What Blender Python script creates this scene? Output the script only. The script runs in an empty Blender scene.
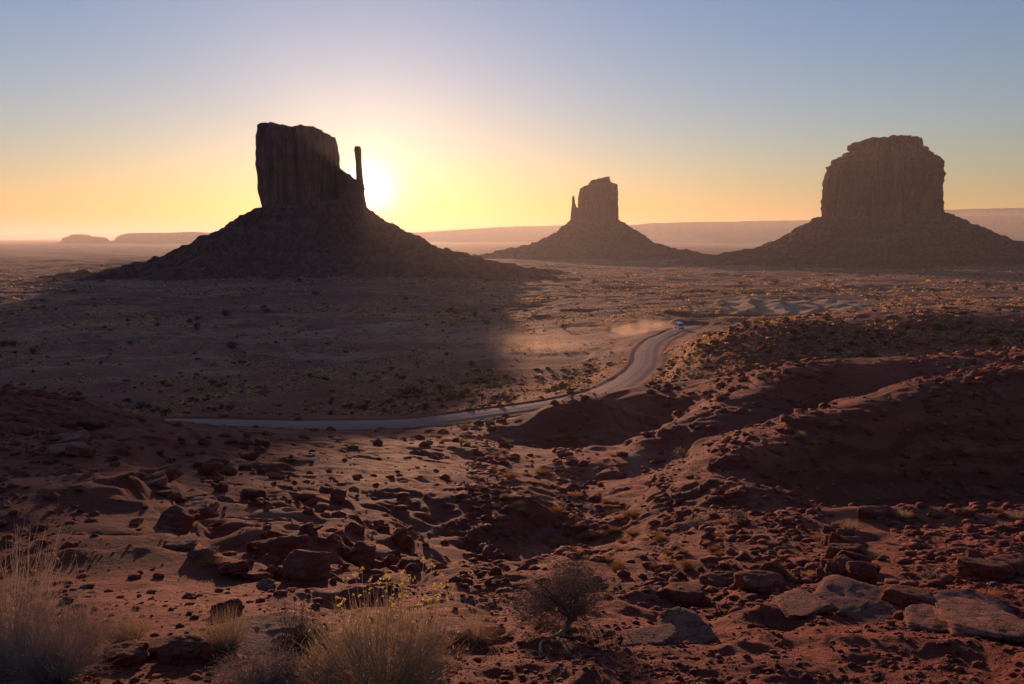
import bpy, bmesh, math, random
import numpy as np
from mathutils import Vector, Matrix

C = bpy.context.scene
COL = C.collection
R = math.radians
rng = np.random.default_rng(7)
random.seed(7)

# ------------------------------------------------------------------ camera
F = 887.0                      # focal length in pixels of the 1024 px frame
PITCH = R(6.69)
EYE = 100.0                    # height of the eye above the world's zero
cd = bpy.data.cameras.new('camera')
cam = bpy.data.objects.new('camera', cd)
COL.objects.link(cam)
cd.sensor_width = 36.0
cd.lens = 36.0 * F / 1024.0
cd.clip_start = 0.1
cd.clip_end = 300000.0
cam.location = (0, 0, EYE)
cam.rotation_euler = (R(90) - PITCH, 0, 0)
C.camera = cam

# ------------------------------------------------------------------ light
SUN_PX, SUN_PY = 368.2, 189.0
def ray(px, py):
    u = (px - 512.0) / F
    v = (342.0 - py) / F
    return np.array([u, math.cos(PITCH) + v * math.sin(PITCH), -math.sin(PITCH) + v * math.cos(PITCH)])
sd = ray(SUN_PX, SUN_PY); sd = sd / np.linalg.norm(sd)
SUN_EL = math.asin(sd[2])
SUN_AZ = math.atan2(sd[0], sd[1])        # clockwise from +Y
w = bpy.data.worlds.new('World'); C.world = w
w.use_nodes = True
nt = w.node_tree
bg = nt.nodes['Background']
sky = nt.nodes.new('ShaderNodeTexSky')
sky.sky_type = 'NISHITA'
sky.sun_disc = False
sky.sun_elevation = SUN_EL
sky.sun_rotation = SUN_AZ
sky.altitude = 1600.0
sky.air_density = 1.5
sky.dust_density = 0.9
sky.ozone_density = 3.0
# circumsolar aureole: the bright ring of sky round the sun's direction
tcw = nt.nodes.new('ShaderNodeTexCoord')
dotn = nt.nodes.new('ShaderNodeVectorMath'); dotn.operation = 'DOT_PRODUCT'
nrmn = nt.nodes.new('ShaderNodeVectorMath'); nrmn.operation = 'NORMALIZE'
nt.links.new(tcw.outputs['Generated'], nrmn.inputs[0]); nt.links.new(nrmn.outputs[0], dotn.inputs[0]); dotn.inputs[1].default_value = tuple(sd)
def wmath(op, a, b=None):
    n_ = nt.nodes.new('ShaderNodeMath'); n_.operation = op
    for i_, v_ in enumerate((a, b)):
        if v_ is None: continue
        if isinstance(v_, (int, float)): n_.inputs[i_].default_value = v_
        else: nt.links.new(v_, n_.inputs[i_])
    return n_.outputs[0]
ang = wmath('ARCCOSINE', wmath('MINIMUM', dotn.outputs['Value'], 1.0))
glow = wmath('ADD', wmath('MULTIPLY', wmath('EXPONENT', wmath('DIVIDE', ang, -R(0.65))), 36.0), wmath('MULTIPLY', wmath('EXPONENT', wmath('DIVIDE', ang, -R(5.0))), 2.2))
aur = nt.nodes.new('ShaderNodeVectorMath'); aur.operation = 'SCALE'; aur.inputs[0].default_value = (1.0, 0.80, 0.48); nt.links.new(glow, aur.inputs['Scale'])
addn = nt.nodes.new('ShaderNodeVectorMath'); addn.operation = 'ADD'
nt.links.new(sky.outputs[0], addn.inputs[0]); nt.links.new(aur.outputs[0], addn.inputs[1])
nt.links.new(addn.outputs[0], bg.inputs[0])
bg.inputs[1].default_value = 0.15
sl = bpy.data.lights.new('sun', 'SUN')
sl.energy = 4.8
sl.angle = R(0.5)
sl.color = (1.0, 0.57, 0.26)
so = bpy.data.objects.new('sun', sl)
COL.objects.link(so)
so.rotation_euler = Vector((-sd[0], -sd[1], -sd[2])).to_track_quat('-Z', 'Y').to_euler()
so.location = (0, 0, 900)
C.view_settings.view_transform = 'Standard'
C.view_settings.look = 'None'
C.view_settings.exposure = 0.38
C.view_settings.gamma = 1.0
C.view_settings.use_white_balance = True          # the camera's white balance
C.view_settings.white_balance_temperature = 5720
C.view_settings.white_balance_tint = 29
C.view_settings.use_curve_mapping = False
C.render.engine = 'CYCLES'
cy = C.cycles
cy.use_denoising = True
cy.max_bounces = 5; cy.diffuse_bounces = 3; cy.glossy_bounces = 1
cy.transmission_bounces = 2; cy.volume_bounces = 1; cy.transparent_max_bounces = 6
cy.sample_clamp_indirect = 4.0

# ------------------------------------------------------------------ noise
_perm = rng.permutation(512).astype(np.int64)
_perm = np.concatenate([_perm, _perm, _perm])
_gang = rng.uniform(0, 2 * np.pi, 512)
_gx, _gy = np.cos(_gang), np.sin(_gang)
_val = rng.uniform(-1, 1, 512)
def fade(t): return t * t * t * (t * (t * 6 - 15) + 10)
def perlin(x, y, seed=0):
    x = np.asarray(x, float) + seed * 17.31; y = np.asarray(y, float) - seed * 9.73
    xi = np.floor(x).astype(np.int64); yi = np.floor(y).astype(np.int64)
    xf, yf = x - xi, y - yi
    xi &= 511; yi &= 511
    def g(ix, iy, dx, dy):
        h = _perm[_perm[ix & 511] + (iy & 511)]
        return _gx[h] * dx + _gy[h] * dy
    a, b = g(xi, yi, xf, yf), g(xi + 1, yi, xf - 1, yf)
    c, d = g(xi, yi + 1, xf, yf - 1), g(xi + 1, yi + 1, xf - 1, yf - 1)
    u, v = fade(xf), fade(yf)
    return ((a * (1 - u) + b * u) * (1 - v) + (c * (1 - u) + d * u) * v) * 1.5
def vnoise3(x, y, z, seed=0):
    x = np.asarray(x, float) + seed * 13.7; y = np.asarray(y, float) + seed * 5.1; z = np.asarray(z, float) - seed * 3.3
    xi = np.floor(x).astype(np.int64); yi = np.floor(y).astype(np.int64); zi = np.floor(z).astype(np.int64)
    u, v, t = fade(x - xi), fade(y - yi), fade(z - zi)
    def g(a, b, c): return _val[_perm[_perm[_perm[a & 511] + (b & 511)] + (c & 511)]]
    def lerp(a, b, k): return a + (b - a) * k
    return lerp(lerp(lerp(g(xi, yi, zi), g(xi + 1, yi, zi), u), lerp(g(xi, yi + 1, zi), g(xi + 1, yi + 1, zi), u), v),
                lerp(lerp(g(xi, yi, zi + 1), g(xi + 1, yi, zi + 1), u), lerp(g(xi, yi + 1, zi + 1), g(xi + 1, yi + 1, zi + 1), u), v), t)
def sstep(a, b, x):
    t = np.clip((x - a) / (b - a), 0, 1)
    return t * t * (3 - 2 * t)

# ------------------------------------------------------------------ terrain: surveyed heights, then noise
# survey points: (bearing as a column of the frame, row, distance in metres)
PTS = []
def P(px, py, d): PTS.append((px, py, d))
def PL(lst, n=4):
    for a, b in zip(lst[:-1], lst[1:]):
        for k in range(n):
            t = k / n
            P(*(a[i] * (1 - t) + b[i] * t if i < 2 else a[i] ** (1 - t) * b[i] ** t for i in range(3)))
    P(*lst[-1])
for x in (-200, 0, 256, 512, 768, 1024, 1250):
    P(x, 684, 5.7); P(x, 640, 7.2)
PL([(-100, 612, 8.6), (100, 608, 8.9), (250, 604, 9.2), (420, 600, 9.5), (600, 600, 9.5), (800, 600, 9.5), (1024, 600, 9.5), (1200, 600, 9.5)], 2)
# bench on the right and the lit flat in the middle
PL([(560, 578, 12.4), (640, 575, 12.7), (700, 570, 13), (800, 568, 13.4), (900, 565, 14), (1024, 562, 14.4), (1200, 560, 15)], 2)
PL([(720, 535, 19.5), (800, 535, 20), (920, 540, 19), (1024, 535, 20), (1200, 535, 20)], 2)
PL([(700, 528, 24), (800, 516, 26.6), (900, 515, 27), (1024, 513, 28), (1200, 512, 28)], 2)
# left bench
PL([(-100, 590, 10.5), (100, 590, 10.5), (200, 590, 10.5), (300, 592, 10.4), (420, 588, 11)], 2)
PL([(-100, 540, 17), (40, 540, 17), (150, 542, 17), (205, 560, 14.5)], 2)
PL([(-100, 480, 32), (60, 480, 32), (150, 482, 31.5), (178, 500, 26)], 2)
PL([(-100, 435, 48), (50, 438, 48), (140, 440, 48)], 2)
PL([(-150, 392, 74), (20, 392, 76), (60, 398, 76), (95, 406, 76), (130, 420, 74), (160, 435, 66)], 2)
PL([(20, 434, 54), (60, 441, 48), (112, 464, 38), (141, 470, 36), (162, 483, 32), (181, 502, 27), (178, 520, 23), (178, 539, 19), (195, 558, 16), (220, 570, 14), (249, 583, 12.3), (286, 595, 10.6)], 2)
PL([(80, 433, 64), (124, 456, 50), (154, 463, 47), (174, 475, 43), (193, 495, 37), (190, 514, 31), (190, 534, 26), (208, 553, 22.5), (236, 567, 19.5), (264, 580, 16.5), (300, 591, 14)], 2)
# below its rim: gully with boulders
for p in ((225, 520, 28.5), (260, 540, 25.5), (250, 492, 39), (330, 540, 28), (280, 572, 22.5), (400, 562, 30), (300, 462, 60), (205, 445, 68), 
          (360, 580, 20), (430, 545, 38), (330, 500, 42), (400, 500, 45), (200, 437, 92), (250, 433, 112), (300, 438, 108), (350, 445, 100), (400, 445, 108),
          (460, 575, 34), (520, 572, 36), (590, 562, 40), (650, 557, 37), (540, 540, 44), (600, 520, 50), (660, 525, 38), (520, 480, 66), 
          (460, 440, 112), (430, 434, 150), (480, 430, 152), (540, 418, 172), (600, 432, 140), (560, 452, 115), (620, 470, 86), (570, 490, 64),
          (680, 466, 76), (640, 500, 56), (650, 402, 192), (680, 370, 232), (640, 440, 112), (600, 405, 186)):
    P(*p)
# knolls in the middle: crest and foot of each
PL([(430, 490, 50), (470, 494, 49), (520, 504, 47), (570, 520, 46), (615, 536, 44)], 3)
PL([(430, 548, 36), (480, 560, 37), (540, 565, 38), (600, 566, 36)], 3)
PL([(520, 418, 158), (560, 410, 152), (600, 408, 146), (640, 412, 138), (670, 420, 130)], 3)
PL([(530, 430, 152), (570, 433, 146), (610, 434, 139), (650, 440, 128)], 3)
PL([(560, 468, 92), (600, 462, 92), (640, 455, 96), (670, 450, 98)], 3)
PL([(560, 484, 86), (600, 482, 85), (640, 476, 86), (680, 470, 86)], 3)
# dark bank in front of the first ridge
PL([(640, 515, 45), (700, 518, 39), (760, 515, 40), (800, 513, 42)], 2)
PL([(640, 490, 58), (690, 482, 50), (740, 484, 48), (790, 492, 46)], 2)
# first (nearest) ridge: foot and crest
PL([(740, 503, 52), (800, 510, 56), (850, 511, 60), (950, 512, 66), (1024, 500, 67), (1200, 500, 67)], 3)
PL([(690, 478, 56), (738, 462, 59), (770, 455, 61), (812, 445, 64), (857, 430, 69), (897, 409, 75), (915, 396, 78), (932, 385, 80), (980, 383, 81), (1024, 380, 82), (1200, 376, 84)], 3)
# second ridge
PL([(690, 450, 84), (720, 441, 89), (780, 428, 100), (840, 412, 117), (900, 402, 120), (940, 396, 125), (1010, 374, 128), (1200, 370, 128)], 3)
PL([(660, 436, 100), (690, 424, 101), (730, 405, 110), (782, 383, 121), (822, 372, 127), (880, 370, 133), (932, 366, 139), (980, 362, 144), (1024, 355, 148), (1200, 350, 150)], 3)
# third ridge
PL([(690, 385, 190), (740, 376, 191), (820, 359, 204), (900, 356, 205), (1024, 345, 208), (1200, 345, 208)], 3)
PL([(700, 345, 240), (737, 327, 255), (770, 328, 240), (812, 331, 231), (850, 330, 236), (880, 325, 240), (922, 315, 249), (960, 316, 254), (1024, 318, 258), (1200, 318, 260)], 3)
# road and its surroundings
ROAD = [(60, 430, 196), (110, 424, 190), (150, 421, 184), (220, 423, 181), (300, 424, 179), (400, 423, 181), (480, 414, 193), (560, 402, 209), (605, 391, 230), (632, 377, 264), (645, 363, 300), (647, 351, 338), (655, 341, 380), (667, 335, 410), (680, 329, 440), (697, 326.3, 462)]
for p in ROAD: P(*p)
for p in ((0, 372, 320), (100, 370, 320), (200, 350, 420), (300, 330, 560), (400, 330, 560), (300, 384, 280), (450, 382, 285), (380, 395, 250), (150, 398, 250), (500, 362, 348), (560, 341, 445),
          (560, 372, 305), (600, 352, 372), (0, 300, 900), (500, 300, 900), (250, 300, 860), (600, 300, 760), (690, 312, 560), (740, 318, 515), (800, 317, 520), (860, 314, 530), (740, 300, 690), (800, 302, 690), (860, 298, 740), (800, 290, 870), (940, 296, 700), (900, 286, 950), (1024, 292, 780), (1024, 302, 560), (1200, 300, 560),
          (0, 268, 2100), (200, 270, 1900), (400, 272, 1800), (600, 270, 1900), (700, 280, 1300), (1024, 272, 1400), (800, 268, 1800)):
    P(*p)
PL([(60, 341, 455), (110, 335, 465), (165, 341, 455)], 3)
PL([(50, 353, 420), (110, 353, 425), (180, 353, 420)], 2)
PL([(90, 322, 620), (160, 322, 620)], 2)
PL([(240, 346, 470), (300, 342, 480), (345, 348, 470)], 3)
PL([(235, 357, 440), (300, 356, 445), (355, 358, 440)], 2)
PL([(60, 288, 1040), (150, 286, 1040), (300, 284, 1040), (430, 285, 1040), (520, 288, 1040)], 3)
PL([(0, 296, 940), (150, 297, 900), (300, 299, 860), (450, 297, 900), (560, 297, 880)], 2)
u_, v_, q_ = [], [], []
for px, py, d in PTS:
    r_ = ray(px, py); r_ = r_ * (d / r_[1])
    rr = math.hypot(r_[0], r_[1])
    u_.append(math.log(rr + 1)); v_.append(2 * math.atan2(r_[0], r_[1])); q_.append(r_[2] / (rr + 2))
for th in np.linspace(-0.7, 0.7, 9):
    for rr, z in ((0.01, -1.7), (1.5, -1.85), (3.5, -2.3), (3000, -72), (6000, -78), (15000, -80), (60000, -80)):
        u_.append(math.log(rr + 1)); v_.append(2 * th); q_.append(z / (rr + 2))
U = np.array(u_); V = np.array(v_); Q = np.array(q_)
_key = np.round(np.stack([U, V], 1), 4); _, _ix = np.unique(_key, axis=0, return_index=True)
U, V, Q = U[_ix], V[_ix], Q[_ix]
CC = 0.03
def kern(d2): return np.sqrt(d2 + CC * CC)
_A = kern((U[:, None] - U[None]) ** 2 + (V[:, None] - V[None]) ** 2) - np.eye(len(U)) * 0.004
_n = len(U)
_M = np.zeros((_n + 3, _n + 3)); _M[:_n, :_n] = _A
_M[:_n, _n] = 1; _M[:_n, _n + 1] = U; _M[:_n, _n + 2] = V; _M[_n:, :_n] = _M[:_n, _n:].T
WGT = np.linalg.solve(_M, np.concatenate([Q, [0, 0, 0]]))

def catmull(pts, step):
    pts = np.array(pts, float); out = []
    for i in range(len(pts) - 1):
        p0, p1, p2, p3 = pts[max(i - 1, 0)], pts[i], pts[i + 1], pts[min(i + 2, len(pts) - 1)]
        n = max(2, int(np.linalg.norm(p2 - p1) / step))
        for k in range(n):
            t = k / n
            out.append(0.5 * (2 * p1 + (p2 - p0) * t + (2 * p0 - 5 * p1 + 4 * p2 - p3) * t * t + (3 * p1 - p0 - 3 * p2 + p3) * t ** 3))
    out.append(pts[-1]); return np.array(out)
road_pts = []
for px, py, d in ROAD:
    r_ = ray(px, py); road_pts.append(r_ * (d / r_[1]))
ROADC = catmull(road_pts, 2.5)
_k = np.ones(9) / 9
ROADC[4:-4, 2] = np.convolve(ROADC[:, 2], _k, 'valid')
HALF = 4.3

def base_height(x, y):
    x = np.asarray(x, float).ravel(); y = np.asarray(y, float).ravel()
    r = np.hypot(x, y); th = np.arctan2(x, y)
    thc = np.clip(th, -0.72, 0.72)
    u = np.log(r + 1); v = 2 * thc
    q = np.zeros_like(r)
    for s in range(0, len(r), 40000):
        e = s + 40000
        q[s:e] = kern((u[s:e, None] - U[None]) ** 2 + (v[s:e, None] - V[None]) ** 2) @ WGT[:_n] + WGT[_n] + WGT[_n + 1] * u[s:e] + WGT[_n + 2] * v[s:e]
    z = q * (r + 2)
    back = sstep(1.4, 2.4, np.abs(th)) * sstep(3, 25, r)
    z = z * (1 - back) + (-2.0 - 0.02 * np.minimum(r, 3000)) * back
    far = sstep(2500, 5000, r)
    return z * (1 - far) + (-78.0) * far
OCT = [480 / 2 ** k for k in range(14)]
def detail(x, y, r):
    z = np.zeros_like(r)
    th = np.degrees(np.arctan2(x, y))
    rug = (0.65 + 0.75 * sstep(-0.3, 0.3, perlin(x / (0.35 * r + 6), y / (0.35 * r + 6), 77))) * (1 - 0.6 * sstep(-13, -18, th) * (1 - sstep(45, 60, r))) * (0.5 + 0.5 * sstep(8, 16, r)) * (1 - 0.65 * sstep(160, 330, r))
    for k, lam in enumerate(OCT):
        wgt = (1 - sstep(0.16, 0.4, lam / (r + 1e-6))) * sstep(0.014, 0.022, lam / (r + 1e-6))
        m = wgt > 1e-3
        if not m.any(): continue
        n = perlin(x[m] / lam, y[m] / lam, k)
        if k % 3 != 1: n = 0.5 - 1.6 * np.abs(n)          # ridged: rills and crests
        z[m] += n * wgt[m] * 0.036 * lam ** 0.93 * (0.55 if lam > 14 else 1.5 * rug[m] if lam > 3.5 else 3.0 * rug[m])
    return z
def terrace(z, h, sharp):
    t = z / h; i = np.floor(t); f = t - i
    return (i + f ** sharp / (f ** sharp + (1 - f) ** sharp)) * h
def height(x, y, full=True):
    x = np.asarray(x, float).ravel(); y = np.asarray(y, float).ravel()
    r = np.hypot(x, y)
    z = base_height(x, y) + detail(x, y, r)
    # bedded sandstone: ledges where the beds crop out
    m1 = sstep(-0.2, 0.08, perlin(x / 17, y / 17, 21)) * sstep(9, 16, r) * (1 - sstep(110, 190, r))
    w1 = 0.35 * perlin(x / 9, y / 9, 22) + 0.12 * perlin(x / 2.2, y / 2.2, 23)
    w1 = w1 * (1 + r / 40)
    z1 = np.where(r < 48, terrace(z + w1, 0.9, 4.0), terrace(z + w1, 1.7, 6.0)) - w1
    z = z + (z1 - z) * m1 * np.where(r < 48, 0.85, 0.5) * (1 - 0.9 * np.exp(-((r - 48) / 7) ** 2))
    m2 = sstep(-0.3, 0.1, perlin(x / 160, y / 160, 24)) * sstep(220, 420, r) * (1 - sstep(2200, 3500, r))
    m2 = np.maximum(m2, sstep(560, 700, r) * (1 - sstep(1250, 1400, r)) * (1 - sstep(0.30, 0.42, np.abs(np.arctan2(x, y) + 0.235))))
    w2 = 2.0 * perlin(x / 60, y / 60, 25) + 0.8 * perlin(x / 18, y / 18, 26)
    z2 = terrace(z + w2, 3.2, 5.0) - w2
    z = z + (z2 - z) * m2 * 0.8
    # pale dunes beyond the road: long low crests running away to the north
    md_ = (y > 420) & (y < 800) & (x > 90) & (x < 320)
    if md_.any():
        xa, ya = x[md_], y[md_]
        e_ = np.hypot((xa - 0.312 * ya) / 56, (ya - 620) / 115) + 0.35 * perlin(xa / 26, ya / 34, 95) + 0.16 * perlin(xa / 8, ya / 9, 96)
        ph = ((xa - 0.312 * ya) + 0.10 * (ya - 620) + 7 * perlin(xa / 45, ya / 60, 98)) / 21.0
        f_ = ph - np.floor(ph)
        z[md_] += (1 - sstep(0.55, 1.0, e_)) * np.where(f_ < 0.76, f_ / 0.76, (1 - f_) / 0.24) * (2.6 + 1.2 * perlin(xa / 60, ya / 50, 99))
    # road bed
    m = (r > 120) & (r < 640) & (y > 100) & (x > -220) & (x < 260)
    if m.any():
        xm, ym, zm = x[m], y[m], z[m]
        d = np.full(len(xm), 1e9); zr = np.zeros(len(xm))
        for s in range(0, len(xm), 20000):
            D = np.hypot(xm[s:s + 20000, None] - ROADC[None, :, 0], ym[s:s + 20000, None] - ROADC[None, :, 1])
            j = D.argmin(1); d[s:s + 20000] = D[np.arange(len(j)), j]; zr[s:s + 20000] = ROADC[j, 2]
        berm = 0.28 * np.exp(-((d - HALF - 1.6) / 1.1) ** 2)
        k = 1 - sstep(HALF + 1.0, HALF + 15, d)
        z[m] = zm * (1 - k) + (zr - 0.16 + berm) * k
    return z + EYE

def hit(px, py):
    """where the sight lines through frame points meet the ground"""
    px = np.atleast_1d(np.asarray(px, float)); py = np.atleast_1d(np.asarray(py, float))
    out = np.full((len(px), 3), np.nan)
    rr = np.exp(np.linspace(math.log(3.5), math.log(4000), 700))
    for i in range(len(px)):
        d = ray(px[i], py[i]); d = d / math.hypot(d[0], d[1])
        z = EYE + d[2] * rr
        h = height(d[0] * rr, d[1] * rr)
        b = np.nonzero(z < h)[0]
        if len(b) == 0: continue
        k = b[0]
        if k > 0:
            a0, a1 = z[k - 1] - h[k - 1], z[k] - h[k]
            t = a0 / (a0 - a1)
            ri = rr[k - 1] + t * (rr[k] - rr[k - 1])
        else: ri = rr[0]
        out[i] = (d[0] * ri, d[1] * ri, EYE + d[2] * ri)
    return out

# ------------------------------------------------------------------ object helpers
def mesh_np(name, verts, faces, mats, parent=None, smooth=True, loc=None, link=True):
    me = bpy.data.meshes.new(name)
    verts = np.asarray(verts, float)
    if isinstance(faces, np.ndarray):
        n, k = faces.shape
        me.vertices.add(len(verts)); me.vertices.foreach_set('co', verts.ravel())
        me.loops.add(n * k); me.loops.foreach_set('vertex_index', faces.ravel().astype(np.int32))
        me.polygons.add(n); me.polygons.foreach_set('loop_start', np.arange(0, n * k, k, dtype=np.int32))
        me.update(calc_edges=True)
    else:
        me.from_pydata(verts.tolist(), [], faces)
    if smooth: me.polygons.foreach_set('use_smooth', np.ones(len(me.polygons), bool))
    for m in (mats if isinstance(mats, (list, tuple)) else [mats]): me.materials.append(m)
    me.validate(); me.update()
    o = bpy.data.objects.new(name, me)
    if link: COL.objects.link(o)
    if parent is not None: o.parent = parent
    if loc is not None: o.location = loc
    return o
def tag(o, label, cat, group=None, kind=None):
    if label: o['label'] = label
    if cat: o['category'] = cat
    if group: o['group'] = group
    if kind: o['kind'] = kind
    return o
def empty(name, loc=(0, 0, 0), rz=0.0):
    o = bpy.data.objects.new(name, None); COL.objects.link(o)
    o.location = loc; o.rotation_euler = (0, 0, rz); o.empty_display_size = 0.2
    return o
def copy_tree(o, parent=None):
    c = o.copy(); COL.objects.link(c)
    if parent is not None: c.parent = parent
    for ch in list(o.children): copy_tree(ch, c)
    return c
def vcol(o, name, rgba):
    a = o.data.color_attributes.new(name, 'FLOAT_COLOR', 'POINT')
    a.data.foreach_set('color', np.asarray(rgba, np.float32).ravel())

# ------------------------------------------------------------------ materials
def newmat(name):
    m = bpy.data.materials.new(name); m.use_nodes = True
    n = m.node_tree.nodes; b = n['Principled BSDF']
    b.inputs['Roughness'].default_value = 0.9
    b.inputs['Specular IOR Level'].default_value = 0.15
    return m, m.node_tree, b
def N(t, typ, **kw):
    n = t.nodes.new(typ)
    for k, v in kw.items():
        if k in n.inputs: n.inputs[k].default_value = v
        else: setattr(n, k, v)
    return n
def noise(t, vec, scale, det=6.0, rough=0.6, dist=0.0):
    n = N(t, 'ShaderNodeTexNoise', Scale=scale, Detail=det, Roughness=rough, Distortion=dist)
    if vec is not None: t.links.new(vec, n.inputs['Vector'])
    return n.outputs['Fac']
def ramp(t, fac, stops):
    n = t.nodes.new('ShaderNodeValToRGB'); e = n.color_ramp.elements
    while len(e) < len(stops): e.new(0.5)
    for i, (p, c) in enumerate(stops):
        e[i].position = p; e[i].color = (c[0], c[1], c[2], 1) if not isinstance(c, (int, float)) else (c, c, c, 1)
    t.links.new(fac, n.inputs[0]); return n.outputs[0]
def mix(t, fac, a, b, mode='MIX'):
    n = t.nodes.new('ShaderNodeMix'); n.data_type = 'RGBA'; n.blend_type = mode
    for sock, val in ((n.inputs['Factor'], fac), (n.inputs['A'], a), (n.inputs['B'], b)):
        pass
    fs = n.inputs[0]; A = n.inputs[6]; B = n.inputs[7]
    for sock, val in ((fs, fac), (A, a), (B, b)):
        if isinstance(val, (int, float)): sock.default_value = val if sock is fs else (val, val, val, 1)
        elif isinstance(val, tuple): sock.default_value = (*val, 1)
        else: t.links.new(val, sock)
    return n.outputs[2]
def math_(t, op, a, b=None, c=None):
    n = t.nodes.new('ShaderNodeMath'); n.operation = op
    for i, v in enumerate((a, b, c)):
        if v is None: continue
        if isinstance(v, (int, float)): n.inputs[i].default_value = v
        else: t.links.new(v, n.inputs[i])
    return n.outputs[0]
def bump(t, b, h, strength=0.5, dist=0.1):
    n = N(t, 'ShaderNodeBump', Strength=strength, Distance=dist)
    t.links.new(h, n.inputs['Height']); t.links.new(n.outputs[0], b.inputs['Normal'])

# red desert ground
M_ground, t, b = newmat('red_desert_soil')
geo = N(t, 'ShaderNodeNewGeometry'); pos = geo.outputs['Position']
at = N(t, 'ShaderNodeAttribute', attribute_name='cover')
sep = N(t, 'ShaderNodeSeparateColor'); t.links.new(at.outputs['Color'], sep.inputs[0])
sand, plain, near = sep.outputs[0], sep.outputs[1], sep.outputs[2]
n1 = noise(t, pos, 0.05, 8, 0.65); n2 = noise(t, pos, 0.9, 8, 0.7); n3 = noise(t, pos, 9.0, 6, 0.7)
red = ramp(t, n1, [(0.3, (0.23, 0.038, 0.021)), (0.5, (0.34, 0.064, 0.033)), (0.7, (0.42, 0.102, 0.056))])
red = mix(t, math_(t, 'MULTIPLY', ramp(t, n2, [(0.42, 0.0), (0.62, 1.0)]), 0.6), red, (0.16, 0.030, 0.018))
red = mix(t, math_(t, 'MULTIPLY', ramp(t, n3, [(0.5, 0.0), (0.72, 1.0)]), 0.45), red, (0.36, 0.125, 0.080))
np1 = noise(t, pos, 0.012, 8, 0.7); np2 = noise(t, pos, 0.16, 6, 0.75)
tan_ = ramp(t, np1, [(0.36, (0.27, 0.068, 0.044)), (0.5, (0.39, 0.118, 0.072)), (0.63, (0.50, 0.20, 0.125))])
tan_ = mix(t, ramp(t, np2, [(0.5, 0.0), (0.60, 0.8)]), tan_, (0.16, 0.060, 0.038))
col = mix(t, plain, red, tan_)
col = mix(t, sand, col, ramp(t, n2, [(0.3, (0.50, 0.26, 0.13)), (0.7, (0.66, 0.40, 0.22))]))
# beds of different colour crop out along the contours
spb = N(t, 'ShaderNodeSeparateXYZ'); t.links.new(pos, spb.inputs[0]); kb = N(t, 'ShaderNodeCombineXYZ')
for i_, f_ in enumerate((0.006, 0.006, 0.42)): t.links.new(math_(t, 'MULTIPLY', spb.outputs[i_], f_), kb.inputs[i_])
band = noise(t, kb.outputs[0], 1.0, 5, 0.7, 0.4)
col = mix(t, math_(t, 'MULTIPLY', ramp(t, band, [(0.44, 0.0), (0.54, 1.0)]), math_(t, 'MULTIPLY', math_(t, 'SUBTRACT', 1.0, sand), 0.5)), col, (0.17, 0.042, 0.028))
col = mix(t, math_(t, 'MULTIPLY', ramp(t, band, [(0.36, 1.0), (0.43, 0.0)]), 0.4), col, (0.48, 0.22, 0.14))
# steep faces show bare dark rock beds
sx = N(t, 'ShaderNodeSeparateXYZ'); t.links.new(geo.outputs['True Normal'], sx.inputs[0])
steep = ramp(t, sx.outputs[2], [(0.62, 1.0), (0.85, 0.0)])
sp = N(t, 'ShaderNodeSeparateXYZ'); t.links.new(pos, sp.inputs[0])
comb = N(t, 'ShaderNodeCombineXYZ')
t.links.new(math_(t, 'MULTIPLY', sp.outputs[0], 0.15), comb.inputs[0]); t.links.new(math_(t, 'MULTIPLY', sp.outputs[1], 0.15), comb.inputs[1]); t.links.new(math_(t, 'MULTIPLY', sp.outputs[2], 3.0), comb.inputs[2])
beds = noise(t, comb.outputs[0], 1.0, 5, 0.6)
rock = ramp(t, beds, [(0.35, (0.16, 0.030, 0.018)), (0.55, (0.20, 0.048, 0.031)), (0.7, (0.29, 0.095, 0.064))])
col = mix(t, math_(t, 'MULTIPLY', steep, 0.8), col, rock)
t.links.new(col, b.inputs['Base Color'])
hb = math_(t, 'ADD', math_(t, 'MULTIPLY', n2, 0.5), math_(t, 'MULTIPLY', n3, 0.12))
n4 = noise(t, pos, 2.6, 7, 0.75)
bump(t, b, math_(t, 'ADD', hb, math_(t, 'MULTIPLY', n4, 0.3)), 0.9, 0.6)

M_road, t, b = newmat('graded_dirt')
geo = N(t, 'ShaderNodeNewGeometry'); pos = geo.outputs['Position']
uvn = N(t, 'ShaderNodeAttribute', attribute_name='lane'); sr = N(t, 'ShaderNodeSeparateColor'); t.links.new(uvn.outputs['Color'], sr.inputs[0])
na = noise(t, pos, 0.25, 6, 0.6); nb = noise(t, pos, 2.5, 6, 0.7)
c0 = ramp(t, na, [(0.3, (0.34, 0.155, 0.105)), (0.7, (0.47, 0.245, 0.175))])
track = math_(t, 'ABSOLUTE', math_(t, 'SINE', math_(t, 'ADD', math_(t, 'MULTIPLY', sr.outputs[0], 12.5), math_(t, 'MULTIPLY', na, 1.5))))
c0 = mix(t, math_(t, 'MULTIPLY', ramp(t, track, [(0.55, 0.0), (1.0, 1.0)]), 0.4), c0, (0.54, 0.32, 0.24))
c0 = mix(t, math_(t, 'MULTIPLY', ramp(t, nb, [(0.5, 0.0), (0.75, 1.0)]), 0.45), c0, (0.25, 0.09, 0.058))
t.links.new(c0, b.inputs['Base Color']); bump(t, b, nb, 0.5, 0.1)

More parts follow.
